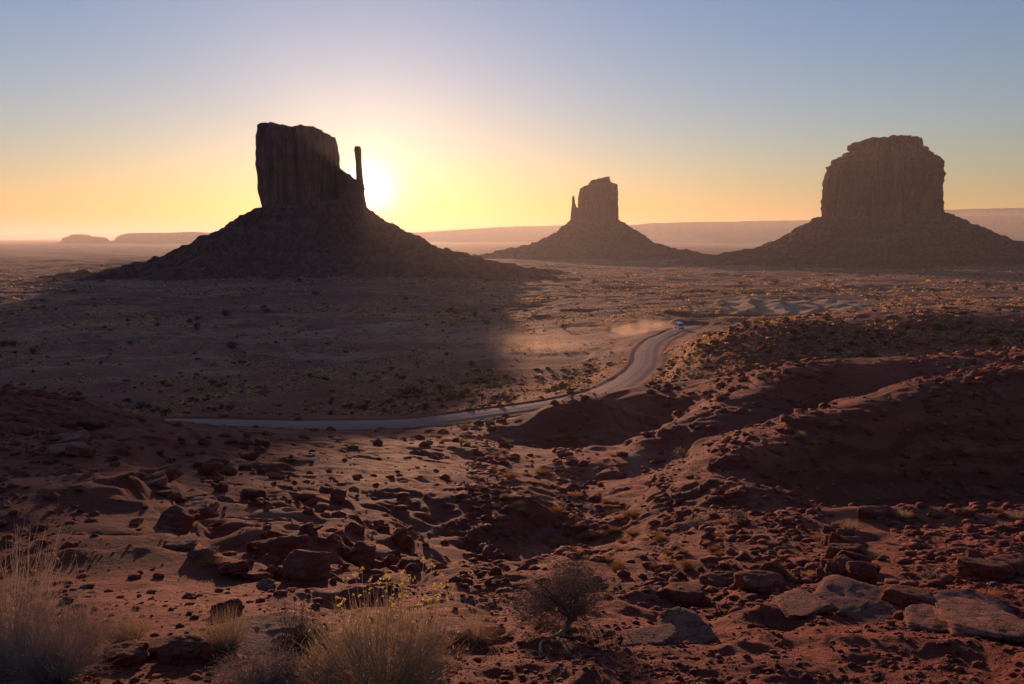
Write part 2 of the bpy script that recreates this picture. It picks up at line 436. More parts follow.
def sandstone(name, c_lo, c_mid, c_hi, zscale, xyscale, bumpd):
    m, t, b = newmat(name)
    tc = N(t, 'ShaderNodeTexCoord'); pos = tc.outputs['Object']
    sp = N(t, 'ShaderNodeSeparateXYZ'); t.links.new(pos, sp.inputs[0])
    def vec(a, c):
        k = N(t, 'ShaderNodeCombineXYZ')
        t.links.new(math_(t, 'MULTIPLY', sp.outputs[0], a), k.inputs[0]); t.links.new(math_(t, 'MULTIPLY', sp.outputs[1], a), k.inputs[1]); t.links.new(math_(t, 'MULTIPLY', sp.outputs[2], c), k.inputs[2])
        return k.outputs[0]
    beds = noise(t, vec(zscale * 0.06, zscale), 1.0, 6, 0.65)
    streak = noise(t, vec(xyscale, xyscale * 0.10), 1.0, 6, 0.7)
    fine = noise(t, pos, xyscale * 4, 6, 0.7)
    c = ramp(t, beds, [(0.32, c_lo), (0.5, c_mid), (0.68, c_hi)])
    c = mix(t, math_(t, 'MULTIPLY', ramp(t, streak, [(0.44, 0.0), (0.58, 1.0)]), 0.85), c, tuple(x * 0.4 for x in c_lo))
    c = mix(t, math_(t, 'MULTIPLY', ramp(t, fine, [(0.52, 0.0), (0.7, 1.0)]), 0.35), c, c_hi)
    fs_ = noise(t, vec(xyscale * 3.1, xyscale * 0.16), 1.0, 5, 0.7)
    c = mix(t, math_(t, 'MULTIPLY', ramp(t, fs_, [(0.46, 0.0), (0.6, 1.0)]), 0.55), c, tuple(x * 0.45 for x in c_lo))
    t.links.new(c, b.inputs['Base Color'])
    bump(t, b, math_(t, 'ADD', math_(t, 'MULTIPLY', streak, 0.6), math_(t, 'MULTIPLY', beds, 0.5)), 0.9, bumpd)
    return m
M_cliff = sandstone('red_sandstone_cliff', (0.21, 0.070, 0.050), (0.29, 0.102, 0.074), (0.36, 0.145, 0.108), 0.05, 0.09, 7.0)
M_talus = sandstone('talus_scree', (0.18, 0.053, 0.038), (0.26, 0.082, 0.060), (0.34, 0.128, 0.095), 0.10, 0.12, 4.0)
M_mesa = sandstone('distant_mesa_rock', (0.12, 0.06, 0.045), (0.18, 0.09, 0.065), (0.22, 0.12, 0.09), 0.02, 0.003, 20.0)

# ------------------------------------------------------------------ the ground sheet
NA, NR = 980, 1400
th_f = np.linspace(-R(39), R(39), NA)
th_l = np.linspace(-np.pi, -R(39), 70)[:-1]; th_r = np.linspace(R(39), np.pi, 70)[1:-1]
TH = np.concatenate([th_l, th_f, th_r])
r1 = np.array([0.6, 1.2, 1.8, 2.4, 3.0, 3.5])
r2 = np.exp(np.linspace(math.log(4.0), math.log(4000), NR))
r3 = np.exp(np.linspace(math.log(4000), math.log(60000), 60))[1:]
RR = np.concatenate([r1, r2, r3])
gx = (RR[:, None] * np.sin(TH)[None]).ravel(); gy = (RR[:, None] * np.cos(TH)[None]).ravel()
gz = height(gx, gy)
nr, na_ = len(RR), len(TH)
idx = np.arange(nr * na_).reshape(nr, na_)
nxt = np.roll(idx, -1, axis=1)
quads = np.stack([idx[:-1], nxt[:-1], nxt[1:], idx[1:]], -1).reshape(-1, 4)[:, ::-1].copy()
gv = np.stack([gx, gy, gz], 1)
# closing fan at the eye's foot
c_i = len(gv)
gv = np.vstack([gv, [[0, 0, EYE - 1.7]]])
fan = np.stack([np.full(na_, c_i), np.roll(idx[0], -1), idx[0], idx[0]], -1)
ground = mesh_np('ground', gv, quads, M_ground)
bm = bmesh.new(); bm.from_mesh(ground.data); bm.verts.ensure_lookup_table()
for k in range(na_):
    try: bm.faces.new((bm.verts[c_i], bm.verts[idx[0][k]], bm.verts[nxt[0][k]])).smooth = True
    except ValueError: pass
bm.normal_update(); bm.to_mesh(ground.data); bm.free()
tag(ground, None, None, kind='structure')
def sand_mask(x, y):
    r = np.hypot(x, y)
    s = sstep(0.1, 0.45, perlin(x / 40, y / 40, 31) + 0.5 * perlin(x / 11, y / 11, 32)) * (0.08 + 0.3 * sstep(200, 420, r))
    e_ = np.hypot((x - 0.312 * y) / 56, (y - 620) / 115) + 0.35 * perlin(x / 26, y / 34, 95) + 0.16 * perlin(x / 8, y / 9, 96)
    return np.maximum(s * (r < 700), (1 - sstep(0.75, 1.0, e_)) * (0.75 + 0.35 * perlin(x / 14, y / 10, 97)))
gr_ = np.hypot(gv[:, 0], gv[:, 1])
mk = np.zeros((len(gv), 4), np.float32); mk[:, 3] = 1
mk[:, 0] = sand_mask(gv[:, 0], gv[:, 1])
mk[:, 1] = sstep(190, 420, gr_ + 60 * perlin(gv[:, 0] / 90, gv[:, 1] / 90, 33))
mk[:, 2] = 1 - sstep(20, 60, gr_)
vcol(ground, 'cover', mk)

# ------------------------------------------------------------------ the road
tan = np.gradient(ROADC[:, :2], axis=0); tan /= np.linalg.norm(tan, axis=1)[:, None]
nor = np.stack([-tan[:, 1], tan[:, 0]], 1)
ks = np.linspace(-1, 1, 9)
rv, rl = [], []
for i in range(len(ROADC)):
    wv = HALF * (1 + 0.14 * perlin([i * 0.13], [3.3])[0] + 0.10 * perlin([i * 0.45], [8.3])[0])
    for k in ks:
        rv.append((ROADC[i, 0] + nor[i, 0] * k * wv, ROADC[i, 1] + nor[i, 1] * k * wv, ROADC[i, 2] + EYE + 0.05 - 0.22 * abs(k) ** 3 + 0.05 * math.sin(k * 9)))
        rl.append(((k + 1) / 2, 0, 0, 1))
ii = np.arange(len(rv)).reshape(len(ROADC), 9)
rq = np.stack([ii[:-1, :-1], ii[:-1, 1:], ii[1:, 1:], ii[1:, :-1]], -1).reshape(-1, 4)[:, ::-1].copy()
road = mesh_np('road', rv, rq, M_road); tag(road, None, None, kind='structure'); vcol(road, 'lane', rl)

# ------------------------------------------------------------------ buttes
def mets(px, d): return (px - 512.0) / F * d
def zat(py, d):
    r_ = ray(512, py); return EYE + r_[2] * d / r_[1]
def ring_mesh(name, rings, mat, parent, cap=True):
    n = len(rings[0]); v = np.concatenate(rings); idx = np.arange(len(v)).reshape(len(rings), n); nx = np.roll(idx, -1, 1)
    q = np.stack([idx[:-1], nx[:-1], nx[1:], idx[1:]], -1).reshape(-1, 4)
    o = mesh_np(name, v, q, mat, parent)
    if cap:
        bm = bmesh.new(); bm.from_mesh(o.data); bm.verts.ensure_lookup_table()
        bm.faces.new([bm.verts[i] for i in idx[-1]]); bm.faces.new([bm.verts[i] for i in idx[0][::-1]])
        bm.to_mesh(o.data); bm.free()
    return o
def cliff(parent, cx, hx, hy, zb, top, prof, seed, rough=5.0, n=420, lv=120, power=3.2, name='cliff', skew=None):
    """a cliff tower: super-elliptic footprint, set-backs by level, joints and beds; top(x) is its skyline"""
    ph = np.linspace(0, 2 * np.pi, n, endpoint=False)
    cs, sn = np.cos(ph), np.sin(ph)
    rad = (np.abs(cs) ** power + np.abs(sn) ** power) ** (-1 / power)
    pt, pf = np.array(prof).T
    rings = []
    for t_ in np.linspace(0, 1, lv):
        f = np.interp(t_, pt, pf)
        x = cs * rad * hx * f; y = sn * rad * hy * f
        ox = 0 if skew is None else np.interp(t_, *np.array(skew).T)
        zt = top(x)
        z = zb + t_ * (zt - zb)
        s = hx / 72.0
        nz = vnoise3(x / 26 + 9, y / 26, z / 220, seed) * 1.3 - np.abs(vnoise3(x / 12, y / 12, z / 160, seed + 1)) * (1.9 + 1.6 * vnoise3(x / 45, y / 45, z / 60, seed + 8)) - 1.2 * sstep(0.25, 0.0, np.abs(vnoise3(x / 30, y / 30, z / 300, seed + 9))) + 0.45 * vnoise3(x / 4, y / 4, z / 45, seed + 2) + 0.22 * vnoise3(x / 60, y / 60, z / 9, seed + 3)
        k = rough * nz
        L = np.hypot(x, y) + 1e-6
        x2 = x * (1 + k / L) + cx + ox; y2 = y * (1 + k / L)
        rings.append(np.stack([x2, y2, z + rough * 0.25 * vnoise3(x / 9, y / 9, z / 9, seed + 5) * (t_ > 0.9)], 1))
    last = rings[-1]; c = last.mean(0)
    for f in (0.92, 0.8, 0.6, 0.35, 0.12):
        p = c + (last - c) * f
        p[:, 2] = last[:, 2] * f + c[2] * (1 - f) + rough * 0.3 * vnoise3(p[:, 0] / 12, p[:, 1] / 12, p[:, 2] * 0, seed + 6) * (1 - f * 0.4)
        rings.append(p)
    return ring_mesh(name, rings, M_cliff, parent)
def talus(parent, prof_l, prof_r, hy, depth_k, seed, bench=6.0, n=540, lv=110):
    """scree cone; prof_l / prof_r are (distance from the axis, height) pairs of its left and right skyline, from the top down"""
    ph = np.linspace(0, 2 * np.pi, n, endpoint=False); cs, sn = np.cos(ph), np.sin(ph)
    l, r_ = np.array(prof_l), np.array(prof_r)
    rings = []
    for s in np.linspace(0, 1, lv):
        def at(p):
            k = np.linspace(0, 1, len(p)); return np.interp(s, k, p[:, 0]), np.interp(s, k, p[:, 1])
        rl, zl = at(l); rr, zr = at(r_)
        wgt = 0.5 + 0.5 * cs                                   # 1 at +x
        wgt = wgt * wgt * (3 - 2 * wgt)
        rx = rl * (1 - wgt) + rr * wgt; z = zl * (1 - wgt) + zr * wgt
        flat = np.sqrt((cs) ** 2 + (sn * depth_k) ** 2)
        x = cs * rx * flat / np.maximum(flat, 1e-6); y = sn * rx * depth_k
        a = ph * 1.0
        g = (0.5 - np.abs(vnoise3(np.cos(a) * 9, np.sin(a) * 9, s * 1.2 + 0 * a, seed))) * 2.0 + vnoise3(np.cos(a) * 30, np.sin(a) * 30, s * 3 + 0 * a, seed + 1) * 0.8 + vnoise3(x / 16, y / 16, z / 16, seed + 2)
        z = z + g * 5.0 * (0.25 + min(1, s * 3)) + 3.0 * vnoise3(x / 45, y / 45, 0 * x, seed + 4)
        z = z + (3.5 * vnoise3(x / 60, y / 60, 0 * x, seed + 7) + 2.2 * vnoise3(x / 24, y / 24, 0 * x, seed + 8)) * sstep(0.25, 0.7, s)
        wob = 5 * vnoise3(x / 70, y / 70, 0 * x, seed + 3)
        tz = terrace(z + wob, bench, 4.0) - wob
        z = z + (tz - z) * (0.5 + 0.35 * sstep(0.4, 0.8, s))
        rings.append(np.stack([x, y, z], 1))
    return ring_mesh('talus_slope', rings[::-1], M_talus, parent)

def top_fn(pts, d, cx, seed, amp):
    X = np.array([mets(p[0], d) - cx for p in pts]); Z = np.array([zat(p[1], d) for p in pts])
    return lambda x: np.interp(x, X, Z) + amp * vnoise3(np.asarray(x) / 7, 0 * np.asarray(x), 0 * np.asarray(x), seed)

def butte(label, px, d):
    o = empty('sandstone_butte', (mets(px, d), d, 0))
    return tag(o, label, 'butte', 'sandstone buttes rising from the valley floor')
# the big one in front of the sun
D1 = 1500; B1 = butte('tall dark butte with a thin separate finger of rock hiding the sun', 299, D1)
X1 = mets(299, D1)
tp = [(250, 132), (257, 133), (260, 130.5), (264, 128.5), (270, 127), (278, 127), (284, 128.5), (290, 130.5), (297, 130.5), (306, 130), (314, 130), (322, 131), (328, 134), (334, 136.5), (339, 138), (345, 141)]
cliff(B1, 6, 62, 74, zat(224, D1), top_fn(tp, D1, X1, 3, 1.6), [(0, 0.95), (0.15, 0.96), (0.35, 1.0), (0.6, 1.03), (0.8, 1.02), (0.93, 0.98), (1, 0.93)], 11, 4.0)
sh = [(330, 160), (342, 167), (346, 172), (350, 173), (354, 178), (358, 180), (364, 183), (370, 190), (380, 196)]
cliff(B1, mets(352, D1) - X1, 24, 26, zat(222, D1), lambda x: top_fn(sh, D1, mets(352, D1), 4, 1.2)(x), [(0, 1.25), (0.5, 1.1), (0.9, 1.0), (1, 0.92)], 14, 2.0, 160, 60, 2.4, 'shoulder')
cliff(B1, mets(361, D1) - X1, 6.2, 9, zat(190, D1), lambda x: 0 * x + zat(146.5, D1), [(0, 1.3), (0.2, 1.0), (0.6, 0.88), (0.8, 0.95), (0.92, 1.05), (1, 0.8)], 15, 1.0, 120, 90, 2.6, 'spire', [(0, 1.5), (0.4, 0.3), (1, -1.5)])
def off(px, py, d, px0): return (abs(mets(px, d) - mets(px0, d)), zat(py, d))
talus(B1, [(20, zat(206, D1)), off(259, 211, D1, 299), off(237, 225, D1, 299), off(215, 240, D1, 299), off(185, 255, D1, 299), off(155, 266, D1, 299), off(120, 273, D1, 299), off(60, 280, D1, 299), off(-40, 289, D1, 299)],
      [(20, zat(206, D1)), off(362, 202, D1, 299), off(376, 217, D1, 299), off(391, 229, D1, 299), off(410, 240, D1, 299), off(432, 250.5, D1, 299), off(460, 261, D1, 299), off(495, 269, D1, 299), off(550, 277, D1, 299), off(640, 288, D1, 299)], 1, 1.0, 41)
# the smaller one with a thumb on its left
D2 = 3400; B2 = butte('smaller hazy butte with a stub of rock on its left flank, between the others', 597, D2)
X2 = mets(597, D2)
tp = [(572, 190), (579, 189), (582, 186.5), (587, 185.5), (588, 182), (593, 180.5), (600, 178.5), (607, 177.5), (608.5, 184), (615, 185.5), (617, 189), (622, 192)]
cliff(B2, mets(597.5, D2) - X2, 74, 80, zat(226, D2), top_fn(tp, D2, mets(597.5, D2), 5, 2.0), [(0, 1.06), (0.4, 1.02), (0.7, 0.98), (0.9, 0.95), (1, 0.92)], 17, 5.0)
cliff(B2, mets(573.5, D2) - X2, 10, 14, zat(226, D2), lambda x: np.interp(x, [-10, -2, 0, 4, 12], [zat(197, D2), zat(195.5, D2), zat(197, D2), zat(205, D2), zat(208, D2)]), [(0, 1.5), (0.5, 1.1), (0.8, 0.85), (1, 0.8)], 18, 1.4, 120, 70, 2.4, 'spire')
cliff(B2, mets(577.5, D2) - X2, 14, 18, zat(226, D2), lambda x: 0 * x + zat(207.5, D2), [(0, 1.2), (0.8, 1.0), (1, 0.9)], 19, 1.5, 120, 40, 2.4, 'shoulder')
talus(B2, [(20, zat(218, D2)), off(570, 222, D2, 597), off(556, 234, D2, 597), off(538, 243, D2, 597), off(505, 251, D2, 597), off(450, 262, D2, 597)],
      [(20, zat(218, D2)), off(620, 222.5, D2, 597), off(636, 233, D2, 597), off(654, 245, D2, 597), off(676, 252, D2, 597), off(740, 262, D2, 597)], 1, 0.9, 43, 9.0)
# the broad one on the right
D3 = 2300; B3 = butte('broad fluted butte with a flat layered cap, standing alone without a finger', 880, D3)
X3 = mets(880, D3)
tp = [(820, 143), (835, 142.5), (850, 142), (866, 140), (880, 139), (890, 138.5), (905, 139.5), (921, 140), (940, 142)]
cliff(B3, -4, 125, 130, zat(222, D3), top_fn(tp, D3, X3, 6, 1.5), [(0, 1.05), (0.3, 1.03), (0.6, 1.0), (0.72, 0.985), (0.735, 0.93), (0.80, 0.86), (0.82, 0.80), (0.885, 0.70), (0.90, 0.60), (0.915, 0.64), (0.97, 0.63), (1, 0.57)], 23, 11.0, 620, 130, 3.0)
cliff(B3, mets(868, D3) - X3, 11, 40, zat(222, D3), lambda x: 0 * x + zat(155, D3), [(0, 1.35), (0.5, 1.1), (0.85, 0.9), (0.96, 0.7), (1, 0.4)], 29, 3.0, 160, 90, 2.4, 'buttress').location = (0, -118, 0)
talus(B3, [(60, zat(212, D3)), off(818, 219, D3, 880), off(800, 230, D3, 880), off(780, 243, D3, 880), off(755, 254, D3, 880), off(690, 265, D3, 880), off(640, 275, D3, 880)],
      [(60, zat(212, D3)), off(941, 217, D3, 880), off(962, 229, D3, 880), off(985, 240, D3, 880), off(1015, 250, D3, 880), off(1060, 262, D3, 880), off(1150, 275, D3, 880)], 1, 1.0, 47, 7.0)

# ------------------------------------------------------------------ far mesas on the horizon
def mesa(label, prof, d, depth, seed, cl=0.45):
    """long table; prof is its skyline as (column, row)"""
    p = np.array(prof, float); n = 200
    xs = np.linspace(p[0, 0], p[-1, 0], n); ys = np.interp(xs, p[:, 0], p[:, 1])
    X = mets(xs, d); Z = np.array([zat(y, d) for y in ys]); z0 = EYE - 95
    H = np.maximum(Z - z0, 3)
    rows = []
    for f, hgt, sh in ((-0.55, 0.0, 0), (-0.30, 0.25, 1), (-0.14, 0.5, 1), (-0.08, 0.62, 1), (-0.06, 0.97, 1), (0.0, 1.0, .6), (0.3, 1.0, .4), (0.7, 0.97, .4), (0.82, 0.6, 1), (1.2, 0, 0)):
        w_ = depth * (0.12 * vnoise3(X / 700, 0 * X + f * 0.3, 0 * X, seed) + 0.05 * vnoise3(X / 180, 0 * X + f, 0 * X, seed + 1)) * sh
        rows.append(np.stack([X, d + f * depth + w_, z0 + H * hgt * (1 + 0.02 * vnoise3(X / 300, 0 * X + f * 3, 0 * X, seed + 2))], 1))
    v = np.concatenate(rows); ix = np.arange(len(v)).reshape(len(rows), n)
    q = np.stack([ix[:-1, :-1], ix[:-1, 1:], ix[1:, 1:], ix[1:, :-1]], -1).reshape(-1, 4)
    v0 = np.array([X.mean(), d, EYE - 95]); 
    o = mesh_np('distant_mesa', v - v0, q, M_mesa, loc=v0)
    return tag(o, label, 'mesa', 'far mesas along the horizon')
mesa('low flat mesa on the far horizon left of the dark butte', [(124, 238), (130, 234.5), (136, 233), (165, 232.5), (196, 232), (206, 233.5), (216, 234), (226, 237), (250, 238)], 14000, 1500, 61)
mesa('tiny knob of rock on the flat horizon far left', [(66, 238), (73, 236), (75, 234.5), (81, 234.2), (83, 235.8), (92, 236.4), (100, 238)], 13000, 500, 62)
mesa('faint broad ridge on the horizon between the finger butte and the hazy butte', [(385, 238), (400, 234), (440, 231), (470, 229), (500, 227), (540, 226), (575, 225), (600, 224), (640, 225), (660, 228)], 21000, 2500, 63)
mesa('long level mesa on the horizon between the hazy butte and the broad butte', [(618, 236), (630, 225), (650, 223), (690, 222), (730, 221.5), (770, 220.5), (800, 220), (850, 221), (870, 226), (890, 237)], 17000, 2500, 64)
mesa('dark mesa on the horizon right of the broad butte', [(900, 237), (915, 219), (940, 216), (975, 215.5), (1024, 214), (1100, 213), (1180, 216), (1200, 236)], 15000, 3000, 65)
mesa('pale faraway plateau showing above the dark mesa at the right edge', [(880, 236), (905, 213), (935, 210), (970, 209), (1010, 207.5), (1060, 207), (1150, 208), (1250, 210), (1290, 236)], 33000, 4000, 66)

# ------------------------------------------------------------------ haze
HZ, TOP = 61000.0, EYE + 420
v0 = EYE - 97
hv = [(sx_ * HZ, sy_ * HZ, z_) for z_ in (v0, TOP) for sx_, sy_ in ((-1, -1), (1, -1), (1, 1), (-1, 1))]
hf = [(3, 2, 1, 0), (4, 5, 6, 7), (0, 1, 5, 4), (1, 2, 6, 5), (2, 3, 7, 6), (3, 0, 4, 7)]
mh = bpy.data.materials.new('morning_haze'); mh.use_nodes = True
t = mh.node_tree; t.nodes.clear()
ou = t.nodes.new('ShaderNodeOutputMaterial'); pv = t.nodes.new('ShaderNodeVolumePrincipled')
pv.inputs['Color'].default_value = (0.95, 0.86, 0.78, 1); pv.inputs['Density'].default_value = 3.6e-5
pv.inputs['Anisotropy'].default_value = 0.4
t.links.new(pv.outputs[0], ou.inputs['Volume'])
haze = mesh_np('haze', hv, hf, mh, smooth=False); tag(haze, None, None, kind='stuff')

# ------------------------------------------------------------------ where the ground is
GZ = gz.reshape(nr, na_)
LR = np.log(RR)
def gpoint(x, y):
    """ground height by interpolating the ground sheet itself"""
    x = np.asarray(x, float); y = np.asarray(y, float)
    lr = np.log(np.maximum(np.hypot(x, y), RR[0])); th = np.arctan2(x, y)
    fi = np.interp(lr, LR, np.arange(nr)); fj = np.interp(th, TH, np.arange(na_))
    i = np.clip(fi.astype(int), 0, nr - 2); j = np.clip(fj.astype(int), 0, na_ - 2)
    a, b_ = fi - i, fj - j
    return (GZ[i, j] * (1 - a) + GZ[i + 1, j] * a) * (1 - b_) + (GZ[i, j + 1] * (1 - a) + GZ[i + 1, j + 1] * a) * b_
_rr = np.exp(np.linspace(math.log(3.0), math.log(5000), 2400))
def hit(px, py):
    d = ray(px, py); d = d / math.hypot(d[0], d[1])
    z = EYE + d[2] * _rr; h = gpoint(d[0] * _rr, d[1] * _rr)
    k = np.nonzero(z < h)[0]
    if len(k) == 0: return None
    k = max(k[0], 1)
    a0, a1 = z[k - 1] - h[k - 1], z[k] - h[k]
    t_ = np.clip(a0 / (a0 - a1 + 1e-9), 0, 1); q_ = _rr[k - 1] + t_ * (_rr[k] - _rr[k - 1])
    return np.array([d[0] * q_, d[1] * q_, gpoint(d[0] * q_, d[1] * q_)])
def to_px(p):
    x, y, z = p[0], p[1], p[2] - EYE
    f = y * math.cos(PITCH) - z * math.sin(PITCH); v = y * math.sin(PITCH) + z * math.cos(PITCH)
    return 512 + F * x / f, 342 - F * v / f
def in_poly(poly, n, seed):
    g = np.random.default_rng(seed); P_ = np.array(poly, float); out = []
    lo, hi = P_.min(0), P_.max(0)
    while len(out) < n:
        q = lo + (hi - lo) * g.random(2); c = False; j = len(P_) - 1
        for i in range(len(P_)):
            if (P_[i, 1] > q[1]) != (P_[j, 1] > q[1]) and q[0] < (P_[j, 0] - P_[i, 0]) * (q[1] - P_[i, 1]) / (P_[j, 1] - P_[i, 1]) + P_[i, 0]: c = not c
            j = i
        if c: out.append((q[0], q[1]))
    return out

# ------------------------------------------------------------------ rocks
def rockmat(name, lo, mid_, hi):
    m, t, b = newmat(name)
    tc = N(t, 'ShaderNodeTexCoord'); oi = N(t, 'ShaderNodeObjectInfo')
    geo = N(t, 'ShaderNodeNewGeometry')
    va = N(t, 'ShaderNodeVectorMath', operation='ADD'); t.links.new(tc.outputs['Object'], va.inputs[0]); t.links.new(oi.outputs['Location'], va.inputs[1])
    p = geo.outputs['Position']
    a = noise(t, p, 2.2, 7, 0.65); c2 = noise(t, p, 14, 6, 0.7); c3 = noise(t, p, 60, 4, 0.7)
    c = ramp(t, a, [(0.3, lo), (0.5, mid_), (0.7, hi)])
    c = mix(t, math_(t, 'MULTIPLY', ramp(t, c2, [(0.45, 0.0), (0.7, 1.0)]), 0.5), c, tuple(x * 0.6 for x in lo))
    c = mix(t, math_(t, 'MULTIPLY', oi.outputs['Random'], 0.35), c, tuple(x * 0.7 for x in mid_))
    vo = N(t, 'ShaderNodeTexVoronoi', feature='DISTANCE_TO_EDGE', Scale=2.6)
    wp = N(t, 'ShaderNodeVectorMath', operation='ADD'); ns = N(t, 'ShaderNodeTexNoise', Scale=3.0, Detail=5.0)
    t.links.new(p, ns.inputs['Vector']); t.links.new(p, wp.inputs[0]); t.links.new(ns.outputs['Color'], wp.inputs[1]); t.links.new(wp.outputs[0], vo.inputs['Vector'])
    crack = ramp(t, vo.outputs['Distance'], [(0.0, 0.0), (0.035, 1.0)])
    sp = N(t, 'ShaderNodeSeparateXYZ'); t.links.new(p, sp.inputs[0]); k = N(t, 'ShaderNodeCombineXYZ')
    for i_, f_ in enumerate((0.8, 0.8, 16.0)): t.links.new(math_(t, 'MULTIPLY', sp.outputs[i_], f_), k.inputs[i_])
    bed = noise(t, k.outputs[0], 1.0, 5, 0.65)
    c = mix(t, math_(t, 'MULTIPLY', ramp(t, bed, [(0.45, 0.0), (0.6, 1.0)]), 0.4), c, tuple(x * 0.55 for x in lo))
    c = mix(t, math_(t, 'MULTIPLY', math_(t, 'SUBTRACT', 1.0, crack), 0.6), c, tuple(x * 0.4 for x in lo))
    t.links.new(c, b.inputs['Base Color'])
    hsum = math_(t, 'ADD', math_(t, 'ADD', math_(t, 'MULTIPLY', c2, 0.8), math_(t, 'MULTIPLY', c3, 0.35)), math_(t, 'ADD', math_(t, 'MULTIPLY', crack, 0.5), math_(t, 'MULTIPLY', bed, 0.7)))
    bump(t, b, hsum, 1.0, 0.06)
    return m
M_rock = rockmat('red_boulder_rock', (0.21, 0.044, 0.028), (0.31, 0.074, 0.045), (0.42, 0.135, 0.085))
M_slab = rockmat('pale_slab_rock', (0.31, 0.095, 0.062), (0.41, 0.145, 0.097), (0.50, 0.21, 0.145))
def ico(sub):
    bm = bmesh.new(); bmesh.ops.create_icosphere(bm, subdivisions=sub, radius=1.0)
    v = np.array([p.co[:] for p in bm.verts]); f = np.array([[q.index for q in p.verts] for p in bm.faces]); bm.free(); return v, f
ICO4, ICO3, ICO1 = ico(5), ico(4), ico(1)
def rock_shape(seed, base, planes=16, soft=0.10, slab=False):
    g = np.random.default_rng(seed); v, f = base
    nrm = g.normal(size=(planes, 3))
    if slab: nrm[:, 2] *= 0.25
    nrm /= np.linalg.norm(nrm, axis=1)[:, None]
    d = g.uniform(0.62, 1.0, planes)
    if slab:
        nrm = np.vstack([nrm, [[0.05, 0.03, 1], [0, 0.06, -1]]]); d = np.append(d, [0.55, 0.6])
    c = v @ nrm.T
    rad = np.where(c > 0.05, d[None] / np.maximum(c, 0.05), 9.0)
    k = 1 / soft
    r_ = -np.log(np.exp(-k * rad).sum(1)) / k              # soft minimum: worn edges
    r_ = np.clip(r_, 0.3, 1.4)
    p = v * r_[:, None]
    n_ = 0.055 * vnoise3(p[:, 0] * 2.6, p[:, 1] * 2.6, p[:, 2] * 2.6, seed) + 0.035 * vnoise3(p[:, 0] * 6, p[:, 1] * 6, p[:, 2] * 9, seed + 1) + 0.018 * vnoise3(p[:, 0] * 14, p[:, 1] * 14, p[:, 2] * 20, seed + 2)
    return p * (1 + n_ * 1.6 - 0.03 * sstep(0.55, 0.9, np.abs(vnoise3(p[:, 0] * 0.7, p[:, 1] * 0.7, p[:, 2] * 7, seed + 4))))[:, None], f
def rock_mesh(seed, base, mat, slab=False, planes=16, soft=0.03):
    v, f = rock_shape(seed, base, planes, soft, slab)
    o = mesh_np('boulder', v, f, mat, link=False); return o.data
ROCKS = [rock_mesh(100 + i, ICO3, M_rock, planes=9 + i % 5) for i in range(11)]
SLABS = [rock_mesh(200 + i, ICO4, M_slab, True, 9 + i % 4, 0.025) for i in range(7)]
RSLAB = [rock_mesh(230 + i, ICO3, M_rock, True, 9 + i % 4, 0.035) for i in range(4)]
_rk = np.random.default_rng(5)
def put_rock(px, py, wpx, hk, label, group=None, lib=ROCKS, name=None, depth_k=0.9, sink=0.32, cat='rock', tilt=0.25):
    """a rock whose foot is seen at (px, py), wpx wide"""
    p = hit(px, py)
    if p is None: return None
    d = math.hypot(p[1], p[2] - EYE); wm = wpx * d / F / 2 / 0.82
    if lib is SLABS: hk *= 0.72
    o = bpy.data.objects.new(name or ('rock_slab' if lib is SLABS else 'boulder'), lib[_rk.integers(len(lib))]); COL.objects.link(o)
    o.scale = (wm, wm * depth_k * (1.3 if lib is SLABS else 1), wm * hk)
    o.rotation_euler = (_rk.normal() * tilt, _rk.normal() * tilt, _rk.uniform(-0.5, 0.5) + (math.pi if _rk.random() < 0.5 else 0))
    o.location = (p[0], p[1] + wm * depth_k * 0.5, p[2] + wm * hk * ((0.8 if lib is not SLABS else 0.55) - sink * 1.6))
    return tag(o, label, cat, group)

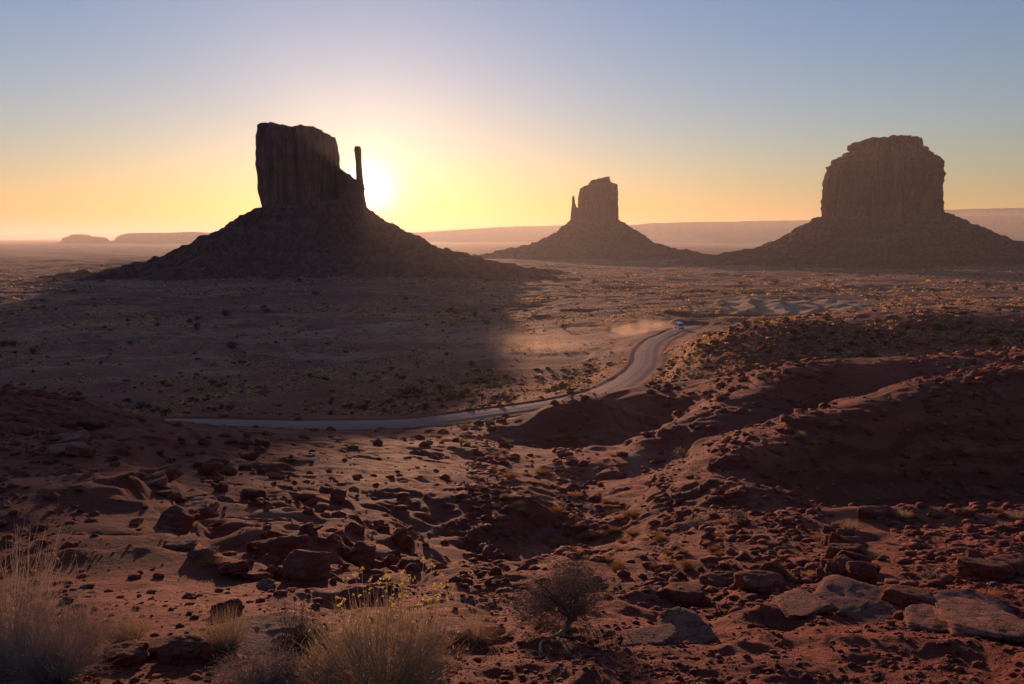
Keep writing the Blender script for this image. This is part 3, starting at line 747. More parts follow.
FG = [  # (foot column, foot row, width in pixels, height ratio, label, library)
    (180, 663, 46, 0.62, 'square-cut sunlit block of red rock at the front between the straw mounds', RSLAB),
    (118, 664, 40, 0.5, 'thin wedge of red rock lying left of the square-cut block', RSLAB),
    (150, 656, 34, 0.45, 'low red ledge stone behind the square-cut block', RSLAB),
    (258, 648, 88, 0.42, 'big smooth humped slab left of the dead twiggy bush', SLABS),
    (688, 606, 42, 0.6, 'dark red block standing alone on the sandy flat', RSLAB),
    (722, 588, 36, 0.45, 'first of two long dark slabs lying end to end on the ledge', RSLAB),
    (762, 590, 44, 0.40, 'second and longer of two long dark slabs lying end to end on the ledge', RSLAB),
    (776, 578, 22, 0.8, 'rust coloured stone just behind the two long slabs', ROCKS),
    (690, 640, 62, 0.30, 'flat pale slab in the cloddy soil right of the exposed root', SLABS),
    (655, 643, 44, 0.28, 'small flat slab overlapping the left end of the pale slab in the clods', SLABS),
    (805, 612, 52, 0.30, 'light topped low slab at the lip of the bench under the long slabs', SLABS),
    (872, 618, 86, 0.34, 'widest worn slab at the lip of the bench below the rock column', SLABS),
    (918, 606, 44, 0.40, 'orange lit slab tilted against the widest worn slab', RSLAB),
    (940, 630, 56, 0.36, 'smooth rounded slab in front of the tilted orange one', SLABS),
    (1000, 636, 92, 0.30, 'broad pale pavement slab at the right edge of the picture', SLABS),
    (985, 612, 50, 0.32, 'slab with a shadowed crack behind the broad pale pavement slab', SLABS),
    (977, 566, 20, 0.95, 'upright boulder left of the ragged ledge at the right edge', ROCKS),
    (998, 580, 40, 0.62, 'blocky ragged ledge stone with a dark shaded face at the right edge', RSLAB),
    (1020, 572, 34, 0.62, 'ledge stone cut off by the right edge of the picture', RSLAB),
    (974, 580, 16, 0.8, 'small stone fallen in front of the ragged ledge', ROCKS),
    (882, 518, 26, 0.55, 'dark flat stone on the brow of the bench beside a straw tuft', RSLAB),
    (965, 516, 18, 0.5, 'low sunlit stone on the brow of the bench toward the right', RSLAB),
    (226, 616, 20, 0.95, 'lone dark boulder at the foot of the left bench behind the straw mound', ROCKS),
    (182, 516, 48, 0.62, 'thick pale capstone jutting from the broken rim of the left bench', SLABS),
    (178, 530, 26, 0.9, 'stubby block under the thick pale capstone', ROCKS),
    (180, 548, 28, 0.6, 'rounded pale capstone next down the broken rim', SLABS),
    (64, 442, 36, 0.40, 'flat slab highest up on the broken rim of the left bench', SLABS),
    (58, 452, 30, 0.42, 'second flat slab down from the top of the broken rim', SLABS),
    (86, 428, 22, 0.6, 'dark block in the shaded notch beside the highest rim slab', ROCKS),
    (282, 558, 32, 0.85, 'largest dark boulder in the middle of the gully pile', ROCKS),
    (312, 575, 36, 0.8, 'wide boulder on the right of the gully pile', ROCKS),
    (253, 500, 26, 0.7, 'square dark boulder on the slope above the gully pile', RSLAB),
]
for a in FG: put_rock(a[0], a[1], a[2], a[3], a[4], 'large rocks picked out near the viewpoint', a[5], tilt=0.06 if a[5] is not ROCKS else 0.3)
# the column of stacked blocks
COLU = [(840, 584, 20, 1.0), (862, 585, 24, 0.9), (831, 576, 15, 1.1), (845, 572, 17, 0.9), (857, 571, 26, 0.7), (835, 562, 16, 1.0), (853, 560, 24, 0.6), (846, 552, 17, 0.9), (858, 551, 22, 0.5), (834, 548, 16, 0.9), (846, 542, 16, 0.7), (833, 537, 14, 0.8), (838, 530, 11, 0.7), (824, 583, 12, 0.8), (872, 578, 14, 0.8)]
for px, py, w_, hk in COLU:
    put_rock(px, py, w_ * 1.1, hk, 'dark sided block stacked in the narrow rock column right of centre', 'blocks of the rock column', RSLAB if _rk.random() < 0.6 else ROCKS, tilt=0.12, sink=0.1)
def field(poly, n, seed, lo, hi, label, group, libs, hk=(0.5, 0.9)):
    for px, py in in_poly(poly, n, seed):
        w_ = lo * (hi / lo) ** (_rk.random() ** 1.8)
        put_rock(px, py, w_, _rk.uniform(*hk), label, group, libs[_rk.integers(len(libs))])
field([(238, 545), (300, 520), (350, 560), (425, 548), (430, 585), (330, 594), (262, 585)], 52, 11, 6, 24, 'dark rounded boulder heaped in the gully below the left bench', 'boulders heaped in the gully', [ROCKS])
field([(190, 470), (300, 455), (430, 505), (425, 548), (350, 558), (300, 518), (215, 530)], 62, 12, 4, 18, 'boulder scattered on the dark slope above the gully heap', 'boulders scattered on the dark slope', [ROCKS, RSLAB])
field([(95, 420), (290, 436), (300, 458), (190, 472), (120, 452)], 26, 13, 5, 18, 'ledge stone under the brow just below the road on the left', 'stones under the road brow', [RSLAB, ROCKS])
field([(40, 436), (66, 434), (120, 462), (165, 478), (186, 500), (184, 545), (225, 568), (290, 594), (270, 598), (200, 568), (166, 545), (168, 500), (105, 472)], 44, 14, 8, 34, 'slab broken from the rim of the left bench', 'slabs along the broken rim', [SLABS, RSLAB], (0.35, 0.6))
field([(0, 600), (60, 460), (160, 500), (200, 590)], 9, 15, 4, 11, 'small dark stone lying on the smooth left bench', 'stones on the left bench', [RSLAB, ROCKS])
field([(690, 520), (830, 520), (828, 580), (700, 590)], 26, 16, 4, 12, 'small sunlit stone on the orange slope left of the rock column', 'stones on the orange slope', [ROCKS, RSLAB])
field([(640, 488), (790, 486), (800, 512), (650, 515)], 16, 17, 5, 13, 'dark stone crumbling from the shaded bank under the ridges', 'stones of the shaded bank', [RSLAB])
field([(430, 440), (560, 440), (640, 520), (560, 570), (450, 520)], 18, 18, 4, 12, 'reddish stone in the middle of the rocky wash', 'stones in the rocky wash', [RSLAB, ROCKS])
field([(700, 470), (940, 385), (1024, 380), (1024, 420), (900, 410), (760, 472)], 14, 19, 3, 8, 'stone on the crest of the nearest ridge', 'stones along the nearest ridge', [ROCKS])
field([(880, 330), (1024, 322), (1024, 350), (900, 350)], 8, 20, 3, 8, 'stone on the shoulder of the far red ridge', 'stones on the far red ridge', [ROCKS])

# loose stones and clods: nobody could count them
def rubble(name, n, seed, r0, r1, s0, s1, mat, keep, amin=-40, amax=40, flat=0.7):
    g = np.random.default_rng(seed); v0, f0 = ICO1
    r_ = np.exp(g.uniform(math.log(r0), math.log(r1), n)); th = np.radians(g.uniform(amin, amax, n))
    x, y = r_ * np.sin(th), r_ * np.cos(th)
    k = keep(x, y, r_, g); x, y, r_ = x[k], y[k], r_[k]; n = len(x)
    z = gpoint(x, y)
    s = s0 * (s1 / s0) ** (g.random(n) ** 4.5) * np.clip(r_ / 12.0, 0.55, 16) ** 0.85
    jit = 1 + g.normal(size=(n, len(v0), 3)) * 0.17
    a = g.uniform(0, 6.28, n); ca, sa = np.cos(a)[:, None], np.sin(a)[:, None]
    V_ = v0[None] * jit * np.stack([np.ones(n), g.uniform(0.6, 1, n), g.uniform(0.35, 0.9, n) * flat], 1)[:, None, :] * s[:, None, None]
    X = V_[..., 0] * ca - V_[..., 1] * sa; Y = V_[..., 0] * sa + V_[..., 1] * ca
    W = np.stack([X + x[:, None], Y + y[:, None], V_[..., 2] + (z + s * 0.12)[:, None]], -1).reshape(-1, 3)
    Fc = (f0[None] + (np.arange(n) * len(v0))[:, None, None]).reshape(-1, 3)
    o = mesh_np(name, W, Fc, mat, smooth=False)
    return tag(o, None, None, kind='stuff')
def keep_front(x, y, r_, g):
    dn = 0.25 + 0.75 * sstep(-0.25, 0.3, perlin(x / 2.2, y / 2.2, 51) + 0.5 * perlin(x / 0.7, y / 0.7, 52))
    th = np.degrees(np.arctan2(x, y))
    return g.random(len(x)) < dn * (0.25 + 0.75 * sstep(-16, -2, th) + 0.5 * (r_ < 7.5))
rubble('soil_clods', 46000, 71, 4.2, 11.5, 0.007, 0.075, M_rock, keep_front)
def keep_mid(x, y, r_, g):
    dn = sstep(-0.05, 0.4, perlin(x / (0.16 * r_), y / (0.16 * r_), 53) + 0.6 * perlin(x / (0.05 * r_), y / (0.05 * r_), 54))
    left = (np.degrees(np.arctan2(x, y)) < -18) & (r_ < 45)
    road_d = np.full(len(x), 99.0)
    m = (r_ > 150) & (r_ < 600)
    road_d[m] = [np.hypot(ROADC[:, 0] - a, ROADC[:, 1] - b_).min() for a, b_ in zip(x[m], y[m])]
    return (g.random(len(x)) < (0.1 + 0.9 * dn) * np.where(left, 0.35, 1.0)) & (road_d > HALF + 0.8)
rubble('loose_stones', 80000, 72, 9, 320, 0.016, 0.15, M_rock, keep_mid)
rubble('pale_stones', 20000, 73, 9, 300, 0.012, 0.11, M_slab, keep_mid)

# ------------------------------------------------------------------ plants
def plantmat(name, lo, hi, trans=0.35):
    m = bpy.data.materials.new(name); m.use_nodes = True; t = m.node_tree; b = t.nodes['Principled BSDF']
    b.inputs['Roughness'].default_value = 0.85; b.inputs['Specular IOR Level'].default_value = 0.1
    geo = N(t, 'ShaderNodeNewGeometry'); oi = N(t, 'ShaderNodeObjectInfo')
    rnd = math_(t, 'FRACT', math_(t, 'ADD', geo.outputs['Random Per Island'], math_(t, 'MULTIPLY', oi.outputs['Random'], 0.6)))
    c = ramp(t, rnd, [(0.0, lo), (1.0, hi)])
    t.links.new(c, b.inputs['Base Color'])
    tr = t.nodes.new('ShaderNodeBsdfTranslucent'); t.links.new(c, tr.inputs['Color'])
    mx = t.nodes.new('ShaderNodeMixShader'); mx.inputs[0].default_value = trans
    t.links.new(b.outputs[0], mx.inputs[1]); t.links.new(tr.outputs[0], mx.inputs[2])
    t.links.new(mx.outputs[0], t.nodes['Material Output'].inputs['Surface'])
    return m
M_straw = plantmat('straw_stems', (0.55, 0.41, 0.26), (0.76, 0.61, 0.42), 0.55)
M_pale = plantmat('pale_dry_stems', (0.56, 0.43, 0.30), (0.76, 0.62, 0.46), 0.55)
M_grey = plantmat('grey_twigs', (0.42, 0.30, 0.24), (0.60, 0.46, 0.38), 0.4)
M_dark = plantmat('dark_twigs', (0.075, 0.045, 0.033), (0.16, 0.10, 0.07), 0.1)
M_sage = plantmat('sage_leaves', (0.13, 0.115, 0.075), (0.25, 0.21, 0.14), 0.4)
M_gold = plantmat('golden_grass', (0.50, 0.29, 0.10), (0.80, 0.52, 0.20), 0.6)
M_olive = plantmat('olive_leaves', (0.045, 0.038, 0.020), (0.11, 0.085, 0.045), 0.25)
M_bloom = plantmat('yellow_blooms', (0.62, 0.40, 0.07), (0.80, 0.60, 0.18), 0.45)
M_root = rockmat('weathered_root_wood', (0.34, 0.23, 0.16), (0.48, 0.35, 0.26), (0.58, 0.45, 0.35))

class Tubes:
    def __init__(s): s.v = []; s.f = []; s.n = 0
    def add(s, pts, r0, r1, sides=3):
        pts = np.asarray(pts, float); k = len(pts)
        tg = np.gradient(pts, axis=0); tg /= np.linalg.norm(tg, axis=1)[:, None] + 1e-9
        up = np.array([0.31, 0.77, 0.55]); a = np.cross(tg, up); a /= np.linalg.norm(a, axis=1)[:, None] + 1e-9; b_ = np.cross(tg, a)
        rad = np.linspace(r0, r1, k)
        an = np.linspace(0, 2 * np.pi, sides, endpoint=False)
        ring = pts[:, None] + rad[:, None, None] * (np.cos(an)[None, :, None] * a[:, None] + np.sin(an)[None, :, None] * b_[:, None])
        s.v.append(ring.reshape(-1, 3))
        ix = s.n + np.arange(k * sides).reshape(k, sides); nx = np.roll(ix, -1, 1)
        s.f.append(np.stack([ix[:-1], nx[:-1], nx[1:], ix[1:]], -1).reshape(-1, 4)); s.n += k * sides
    def build(s, name, mat, parent=None, link=True): return mesh_np(name, np.concatenate(s.v), np.concatenate(s.f), mat, parent, link=link)
class Leaves:
    def __init__(s): s.v = []; s.n = 0
    def add(s, p, L, wd, d, g):
        d = np.asarray(d, float); d /= np.linalg.norm(d) + 1e-9
        a = np.cross(d, g.normal(size=3)); a /= np.linalg.norm(a) + 1e-9
        c = np.cross(d, a) * wd * 0.35
        s.v.append([p, p + d * L * 0.5 + a * wd + c, p + d * L, p + d * L * 0.5 - a * wd + c]); s.n += 1
    def build(s, name, mat, parent=None, link=True):
        v = np.array(s.v).reshape(-1, 3); f = np.arange(len(v)).reshape(-1, 4)
        return mesh_np(name, v, f, mat, parent, smooth=False, link=link)
def stem(g, p0, d, L, curl, k=5, wob=0.03):
    d = np.array(d, float); d /= np.linalg.norm(d); pts = [np.array(p0, float)]
    for i in range(k):
        d = d + np.array([0, 0, curl / k]) + g.normal(size=3) * wob; d /= np.linalg.norm(d); pts.append(pts[-1] + d * L / k)
    return np.array(pts)
def dirn(g, spread):
    a = g.uniform(0, 2 * np.pi); t_ = spread * math.sqrt(g.random()); return np.array([math.sin(t_) * math.cos(a), math.sin(t_) * math.sin(a), math.cos(t_)])
def place_plant(root, px, py, rz=0.0):
    p = hit(px, py) if py < 683 else None
    if p is None:
        d = ray(px, py); rr = np.linspace(2.5, 12, 900); q = d[None] / math.hypot(d[0], d[1]) * rr[:, None]
        h = gpoint(q[:, 0], q[:, 1]); k = np.nonzero(EYE + q[:, 2] < h)[0][0]; p = np.array([q[k, 0], q[k, 1], h[k]])
    root.location = (p[0], p[1], p[2] - 0.01); root.rotation_euler = (0, 0, rz); return p
def sizem(px, p): return px * math.hypot(p[1], p[2] - EYE) / F

# blooming brush in the middle of the foreground
g = np.random.default_rng(301)
rt = empty('rabbitbrush'); tag(rt, 'rounded straw coloured brush tipped with small yellow flowers at the front', 'shrub')
place_plant(rt, 384, 690)
T = Tubes(); FL = Leaves(); TF = Tubes(); LV = Leaves()
for i in range(560):
    d = dirn(g, 1.38); base = np.array([d[0] * 0.10, d[1] * 0.10, 0.0]) + g.normal(size=3) * [0.03, 0.03, 0]
    L = g.uniform(0.40, 0.60) * (1.0 if d[2] > 0.5 else 0.9)
    s = stem(g, base, d, L, 0.5, 6, 0.07); T.add(s, 0.0024, 0.0010)
    for j in range(5):
        q = s[g.integers(3, 6)]; T.add(stem(g, q, s[5] - s[3] + g.normal(size=3) * 0.06, g.uniform(0.07, 0.17), 0.5, 4, 0.10), 0.0013, 0.0006)
    for j in range(3):
        q = s[g.integers(2, 7)]; LV.add(q, g.uniform(0.015, 0.035), 0.0018, g.normal(size=3) * 0.5 + [0, 0, 0.8], g)
for i in range(44):
    d = dirn(g, 0.62); d[0] += 0.12; base = np.array([d[0] * 0.5, d[1] * 0.4, 0.35])
    s = stem(g, base, d * [0.6, 0.6, 1], g.uniform(0.16, 0.40), 0.8, 5, 0.04); TF.add(s, 0.0022, 0.0010)
    for j in range(int(g.integers(3, 8))):
        q = s[-1] + g.normal(size=3) * 0.011
        for u in range(3): FL.add(q, g.uniform(0.010, 0.017), 0.006, g.normal(size=3) + [0, 0, 0.6], g)
T.build('stem_mound', M_straw, rt); LV.build('leaves', M_straw, rt); TF.build('flower_stalks', M_pale, rt); FL.build('flower_heads', M_bloom, rt)

# tall dry stalks at the left edge
g = np.random.default_rng(302)
rt = empty('dry_shrub'); tag(rt, 'tall dry brush with upright pale stalks at the left edge', 'shrub')
place_plant(rt, 8, 668)
T = Tubes(); FL = Leaves()
for i in range(150):
    d = dirn(g, 0.55); s = stem(g, [d[0] * 0.2, d[1] * 0.2, 0], d, g.uniform(0.6, 1.02), 0.35, 6, 0.05); T.add(s, 0.0035, 0.0012)
    for j in range(3): T.add(stem(g, s[g.integers(2, 6)], d + g.normal(size=3) * 0.35, g.uniform(0.1, 0.28), 0.6, 4, 0.08), 0.0018, 0.0007)
    if g.random() < 0.2:
        for u in range(6): FL.add(s[-1] + g.normal(size=3) * 0.008, 0.011, 0.004, g.normal(size=3) + [0, 0, .6], g)
T.build('stalks', M_pale, rt); FL.build('seed_heads', M_bloom, rt)
T = Tubes()
for i in range(420):
    d = dirn(g, 1.2); T.add(stem(g, [d[0] * 0.1, d[1] * 0.1, 0], d, g.uniform(0.3, 0.52), 0.3, 5, 0.13), 0.0024, 0.0009)
T.build('lower_twigs', M_straw, rt)

def tangle(label, px, py, wpx, hpx, seed, mat, n=420, leaf=None, wob=0.2, thick=0.0026):
    g = np.random.default_rng(seed)
    rt = empty('dry_shrub'); tag(rt, label, 'shrub'); p = place_plant(rt, px, py)
    W, H = sizem(wpx, p) / 2, sizem(hpx, p); T = Tubes(); LV = Leaves()
    for i in range(n):
        d = dirn(g, 1.35); d2 = np.array([d[0] * W, d[1] * W, d[2] * H]); L = np.linalg.norm(d2) * g.uniform(0.75, 1.08)
        s = stem(g, [d[0] * W * 0.12, d[1] * W * 0.12, 0], d2, L, 0.15, 6, wob); T.add(s, thick, thick * 0.4)
        for j in range(3): T.add(stem(g, s[g.integers(2, 7)], d2 / (np.linalg.norm(d2) + 1e-6) + g.normal(size=3) * 0.7, L * g.uniform(0.15, 0.35), 0.2, 4, wob * 1.2), thick * 0.55, thick * 0.25)
        if leaf is not None:
            for j in range(8): LV.add(s[g.integers(2, 7)] + g.normal(size=3) * 0.02, g.uniform(0.010, 0.024), 0.004, g.normal(size=3) + [0, 0, .4], g)
    T.build('twigs', mat, rt)
    if leaf is not None: LV.build('leaves', leaf, rt)
    return rt
tangle('grey tangled leafless brush in front of the tall pale stalks', 52, 680, 112, 86, 303, M_grey, 520, wob=0.24)
tangle('smaller pinkish dry brush right behind the grey tangled one', 84, 650, 46, 52, 304, M_straw, 260, wob=0.2)
tangle('low grey sage at the bottom edge left of the blooming brush', 262, 692, 100, 44, 305, M_grey, 300, M_sage)
tangle('wispy dry twigs at the left foot of the blooming brush', 322, 688, 60, 46, 307, M_straw, 200, wob=0.2)
def mound(label, px, py, wpx, hpx, seed, mat, n=520, tip=None):
    g = np.random.default_rng(seed)
    rt = empty('grass_clump'); tag(rt, label, 'grass clump'); p = place_plant(rt, px, py)
    W, H = sizem(wpx, p) / 2, sizem(hpx, p); T = Tubes(); k = max(0.0012, W * 0.005)
    for i in range(n):
        d = dirn(g, 1.15); d2 = np.array([d[0] * W, d[1] * W, (0.25 + 0.75 * d[2]) * H])
        T.add(stem(g, [d[0] * W * 0.25, d[1] * W * 0.25, 0], d2, np.linalg.norm(d2) * g.uniform(0.7, 1.08), 0.25, 5, 0.06), k, k * 0.4)
    T.build('blades', mat, rt); return rt
mound('dark straw mound left of the square-cut block', 127, 646, 54, 40, 310, M_straw)
mound('greenish straw mound right of the square-cut block', 226, 650, 56, 44, 311, M_straw)

# dead-stumped bush left of the blooming brush
rt = tangle('dark twiggy half-dead bush on a split grey stump', 300, 664, 52, 66, 306, M_dark, 130, M_olive, 0.2)
g = np.random.default_rng(320); T = Tubes()
for d in ((-0.45, 0, 0.9), (0.25, 0.1, 1.0), (0.0, -0.3, 0.7)):
    T.add(stem(g, [0.03, 0, -0.02], d, 0.26, 0.3, 6, 0.12), 0.022, 0.008, 8)
T.build('stump', M_dark, rt)

# bush with bared roots
g = np.random.default_rng(330)
rt = empty('desert_bush'); tag(rt, 'leafy grey-green bush with pale bared roots spreading over the soil', 'shrub')
p = place_plant(rt, 566, 632); sc = sizem(1.0, p)
def loc(px, py, dy=0.0):
    u = (px - 566) * sc; return np.array([u, dy, (632 - py) * sc])
def groundpath(pts):
    out = []
    for px, py in pts:
        q = hit(px, py); out.append(q - p + np.array([0, 0, 0.012]))
    return catmull(out, 0.02)
T = Tubes()
T.add(catmull([loc(572, 612, .05), loc(569, 622, 0.02), groundpath([(562, 633), (560, 634)])[0], *[x for x in groundpath([(552, 638), (544, 640)])[[0, -1]]]], 0.02), 0.030, 0.018, 8)
T.build('trunk', M_root, rt)
for pts in ([(548, 639), (541, 644), (541, 652), (546, 658), (549, 663)], [(556, 637), (562, 643), (568, 652), (575, 658), (583, 664)], [(560, 634), (572, 637), (582, 636)]):
    T = Tubes(); T.add(groundpath(pts), 0.017, 0.006, 8); T.build('root', M_root, rt)
T = Tubes(); LV = Leaves(); T2 = Tubes()
for i in range(16):
    tgt = loc(g.uniform(518, 596), g.uniform(560, 612), g.uniform(-0.22, 0.22)); b0 = loc(570, 618, 0.03)
    mid_ = (b0 + tgt) / 2 + g.normal(size=3) * 0.03 + [0, 0, 0.02]
    T.add(catmull([b0, mid_, tgt], 0.03), 0.009, 0.003, 5)
for i in range(2000):
    c = (loc(574, 584), loc(534, 606), loc(556, 602), loc(584, 602), loc(566, 612, -0.08))[(0, 0, 0, 1, 1, 2, 2, 3, 4)[g.integers(9)]]
    d = g.normal(size=3); d /= np.linalg.norm(d); rad = np.array([30, 30, 27]) * sc * (0.8 if c[0] < -0.1 else 1.0)
    q = c + d * rad * g.random() ** 0.45
    if q[2] < 0.02: continue
    out = (q - loc(570, 620)); out /= np.linalg.norm(out) + 1e-9
    s = stem(g, q - out * 0.07, out + g.normal(size=3) * 0.5, g.uniform(0.08, 0.17), 0.1, 4, 0.16); T2.add(s, 0.0019, 0.0007)
    for j in range(5): LV.add(s[g.integers(1, 5)], g.uniform(0.009, 0.02), 0.0035, g.normal(size=3) + out, g)
T.build('branches', M_dark, rt); T2.build('twigs', M_grey, rt); LV.build('leaves', M_olive, rt)
tangle('wispy pale dry twigs on the soil left of the bare-rooted bush', 478, 640, 60, 38, 331, M_straw, 110, wob=0.2, thick=0.0018)

# ---- tufts and bushes repeated over the slopes
def tuft_mesh(seed, mat, n=230, name='grass_tuft', spread=1.3, thick=0.016):
    g = np.random.default_rng(seed); T = Tubes()
    for i in range(n):
        d = dirn(g, spread); d2 = np.array([d[0], d[1], 0.2 + 0.9 * d[2]])
        T.add(stem(g, [d[0] * 0.25, d[1] * 0.25, 0], d2, np.linalg.norm(d2) * g.uniform(0.7, 1.1), 0.1, 3, 0.08), thick, thick * 0.35)
    return T.build(name, mat, link=False).data
def bush_mesh(seed, mat, n=420, name='desert_bush'):
    g = np.random.default_rng(seed); LV = Leaves(); T = Tubes()
    cs = [np.array([g.uniform(-.55, .55), g.uniform(-.55, .55), g.uniform(0.3, 0.75)]) for _ in range(7)]
    for c in cs: T.add(np.array([[0, 0, -0.1], c * 0.5, c]), 0.05, 0.02, 4)
    for i in range(n):
        c = cs[g.integers(7)]; d = g.normal(size=3); d /= np.linalg.norm(d); q = c + d * g.uniform(0.15, 0.5)
        if q[2] < 0.02: q[2] = abs(q[2])
        LV.add(q, g.uniform(0.10, 0.2), 0.055, d + g.normal(size=3) * 0.6 + [0, 0, .3], g)
    a = LV.build(name, mat, link=False)
    bm = bmesh.new(); bm.from_mesh(a.data); b2 = T.build(name, mat, link=False); bm.from_mesh(b2.data); bm.to_mesh(a.data); bm.free()
    return a.data
TUFT = [tuft_mesh(400 + i, M_gold) for i in range(4)]
STRAW = [tuft_mesh(410 + i, M_straw, 200) for i in range(3)]
BUSH = [bush_mesh(420 + i, M_olive) for i in range(4)]
SAGE = [bush_mesh(430 + i, M_sage, 360) for i in range(3)]
_pk = np.random.default_rng(9)
def put_plant(px, py, wpx, hk, label, group, lib, name, cat):
    p = hit(px, py)
    if p is None: return
    wm = sizem(wpx, p) / 2 * (1.3 if group else 1.0)
    o = bpy.data.objects.new(name, lib[_pk.integers(len(lib))]); COL.objects.link(o)
    o.location = (p[0], p[1], p[2] - 0.02 * wm); o.scale = (wm, wm, wm * hk); o.rotation_euler = (0, 0, _pk.uniform(0, 6.28)); tag(o, label, cat, group)
ONE = [(850, 531, 22, 1.1, 'dry straw tuft growing at the top of the rock column', STRAW, 'grass_tuft', 'grass tuft'),
       (903, 518, 22, 0.8, 'pale rounded tuft on the brow beside the dark flat stone', STRAW, 'grass_tuft', 'grass tuft'),
       (1003, 527, 18, 0.6, 'low pale tuft on the brow near the right edge', STRAW, 'grass_tuft', 'grass tuft'),
       (1018, 520, 20, 0.9, 'taller tuft behind the low pale one near the right edge', STRAW, 'grass_tuft', 'grass tuft'),
       (988, 599, 26, 0.75, 'rounded yellow-green shrub in front of the ragged ledge on the right', TUFT, 'desert_bush', 'shrub'),
       (868, 560, 26, 0.7, 'grey tuft leaning out of the right side of the rock column', STRAW, 'grass_tuft', 'grass tuft'),
       (902, 585, 26, 0.6, 'grey-green sage in the dip right of the rock column', SAGE, 'desert_bush', 'shrub'),
       (934, 580, 30, 0.5, 'dull sage clump in the shaded dip before the ragged ledge', SAGE, 'desert_bush', 'shrub'),
       (738, 522, 26, 0.8, 'olive bush at the foot of the dark bank', SAGE, 'desert_bush', 'shrub'),
       (695, 527, 20, 0.9, 'olive bush at the mouth of the wash by the dark bank', SAGE, 'desert_bush', 'shrub'),
       (207, 556, 26, 0.6, 'grey-green sage in the gully beside the rounded rim capstone', SAGE, 'desert_bush', 'shrub'),
       (210, 563, 28, 0.4, 'yellowish grass patch in front of the grey-green gully sage', TUFT, 'grass_tuft', 'grass tuft'),
       (771, 576, 18, 0.8, 'orange lit tuft behind the two long slabs', TUFT, 'grass_tuft', 'grass tuft'),
       (683, 458, 20, 0.9, 'olive bush in the saddle left of the nearest ridge', SAGE, 'desert_bush', 'shrub'),
       (801, 436, 12, 0.9, 'tuft on the slope between the two nearer ridges', STRAW, 'grass_tuft', 'grass tuft'),
       (232, 349, 15, 0.9, 'large lone dark bush on the shaded plain left of centre', BUSH, 'desert_bush', 'shrub'),
       (565, 330, 13, 0.8, 'dark bush on the plain left of the dust cloud', BUSH, 'desert_bush', 'shrub'),
       (609, 332, 12, 0.8, 'dark bush just left of the dust behind the van', BUSH, 'desert_bush', 'shrub')]
for px, py, w_, hk, lb, lib, nm, ct in ONE: put_plant(px, py, w_, hk, lb, None, lib, nm, ct)
def plants(poly, n, seed, lo, hi, label, group, libs, name, cat, hk=(0.55, 0.9)):
    for px, py in in_poly(poly, n, seed):
        w_ = lo * (hi / lo) ** (_pk.random() ** 1.5)
        put_plant(px, py, w_, _pk.uniform(*hk), label, group, libs[_pk.integers(len(libs))], name, cat)
plants([(470, 470), (560, 470), (690, 545), (690, 575), (600, 572), (500, 530)], 85, 31, 5, 15, 'golden grass tuft in the stony wash above the sandy flat', 'golden tufts in the wash', [TUFT], 'grass_tuft', 'grass tuft')
plants([(430, 425), (600, 430), (640, 480), (520, 470), (440, 445)], 30, 32, 4, 9, 'small golden tuft on the slope just below the road', 'tufts on the slope below the road', [TUFT, STRAW], 'grass_tuft', 'grass tuft')
plants([(690, 520), (828, 520), (828, 578), (700, 588)], 34, 33, 5, 13, 'tuft among the stones on the orange slope left of the rock column', 'tufts on the orange slope', [TUFT, STRAW], 'grass_tuft', 'grass tuft')
plants([(700, 476), (940, 384), (1024, 380), (1024, 405), (900, 410), (770, 462)], 44, 34, 3, 9, 'tuft growing along the nearest ridge crest', 'tufts along the nearest ridge', [TUFT, STRAW], 'grass_tuft', 'grass tuft')
plants([(760, 500), (940, 400), (1024, 400), (1024, 500)], 46, 35, 3, 7, 'grey tuft on the shaded face of the nearest ridge', 'tufts on the shaded ridge face', [STRAW], 'grass_tuft', 'grass tuft')
plants([(680, 350), (1024, 325), (1024, 380), (830, 380), (700, 420)], 90, 36, 3, 9, 'tuft on the red ridges to the right of the road', 'tufts on the far red ridges', [TUFT, STRAW, SAGE], 'grass_tuft', 'grass tuft')

# bushes over the valley floor: the 290 largest as they look from here are single bushes, the rest is ground cover
g = np.random.default_rng(77)
n = 200000
r_ = np.exp(g.uniform(math.log(195), math.log(2600), n)); th = np.radians(g.uniform(-37, 37, n))
x, y = r_ * np.sin(th), r_ * np.cos(th)
dn = sstep(-0.6, 0.35, perlin(x / 120, y / 120, 61) + 0.7 * perlin(x / 33, y / 33, 62))
ok = g.random(n) < dn * (0.35 + 0.65 * sstep(0.25, 0.02, np.abs(perlin(x / 75, y / 75, 63))))
dr = np.array([np.hypot(ROADC[:, 0] - a, ROADC[:, 1] - b_).min() if c < 640 else 99 for a, b_, c in zip(x, y, r_)])
ok &= dr > HALF + 2.5
ok &= (np.hypot((x - 0.312 * y) / 56, (y - 620) / 115) + 0.35 * perlin(x / 26, y / 34, 95) > 0.95) | (g.random(n) < 0.06)
x, y, r_ = x[ok], y[ok], r_[ok]
s_ = np.exp(g.normal(-0.85, 0.55, len(x))).clip(0.16, 1.9)
s_ *= np.where(g.random(len(x)) < 0.06, 1.8, 1.0) * np.clip(r_ / 500, 0.7, 1.8)
order = np.argsort(-(s_ / r_)); big, rest = order[:290], order[290:]
for i in big:
    o = bpy.data.objects.new('desert_bush', BUSH[g.integers(4)]); COL.objects.link(o)
    o.location = (x[i], y[i], gpoint(x[i], y[i]) - 0.05); o.scale = (s_[i], s_[i], s_[i] * g.uniform(0.7, 1.0)); o.rotation_euler = (0, 0, g.uniform(0, 6.28))
    sh_ = 'shaded' if x[i] < 0.0 * y[i] - 20 else 'open'
    tag(o, 'low dark bush dotting the %s valley floor beyond the road' % sh_, 'shrub', 'bushes on the %s valley floor' % sh_)
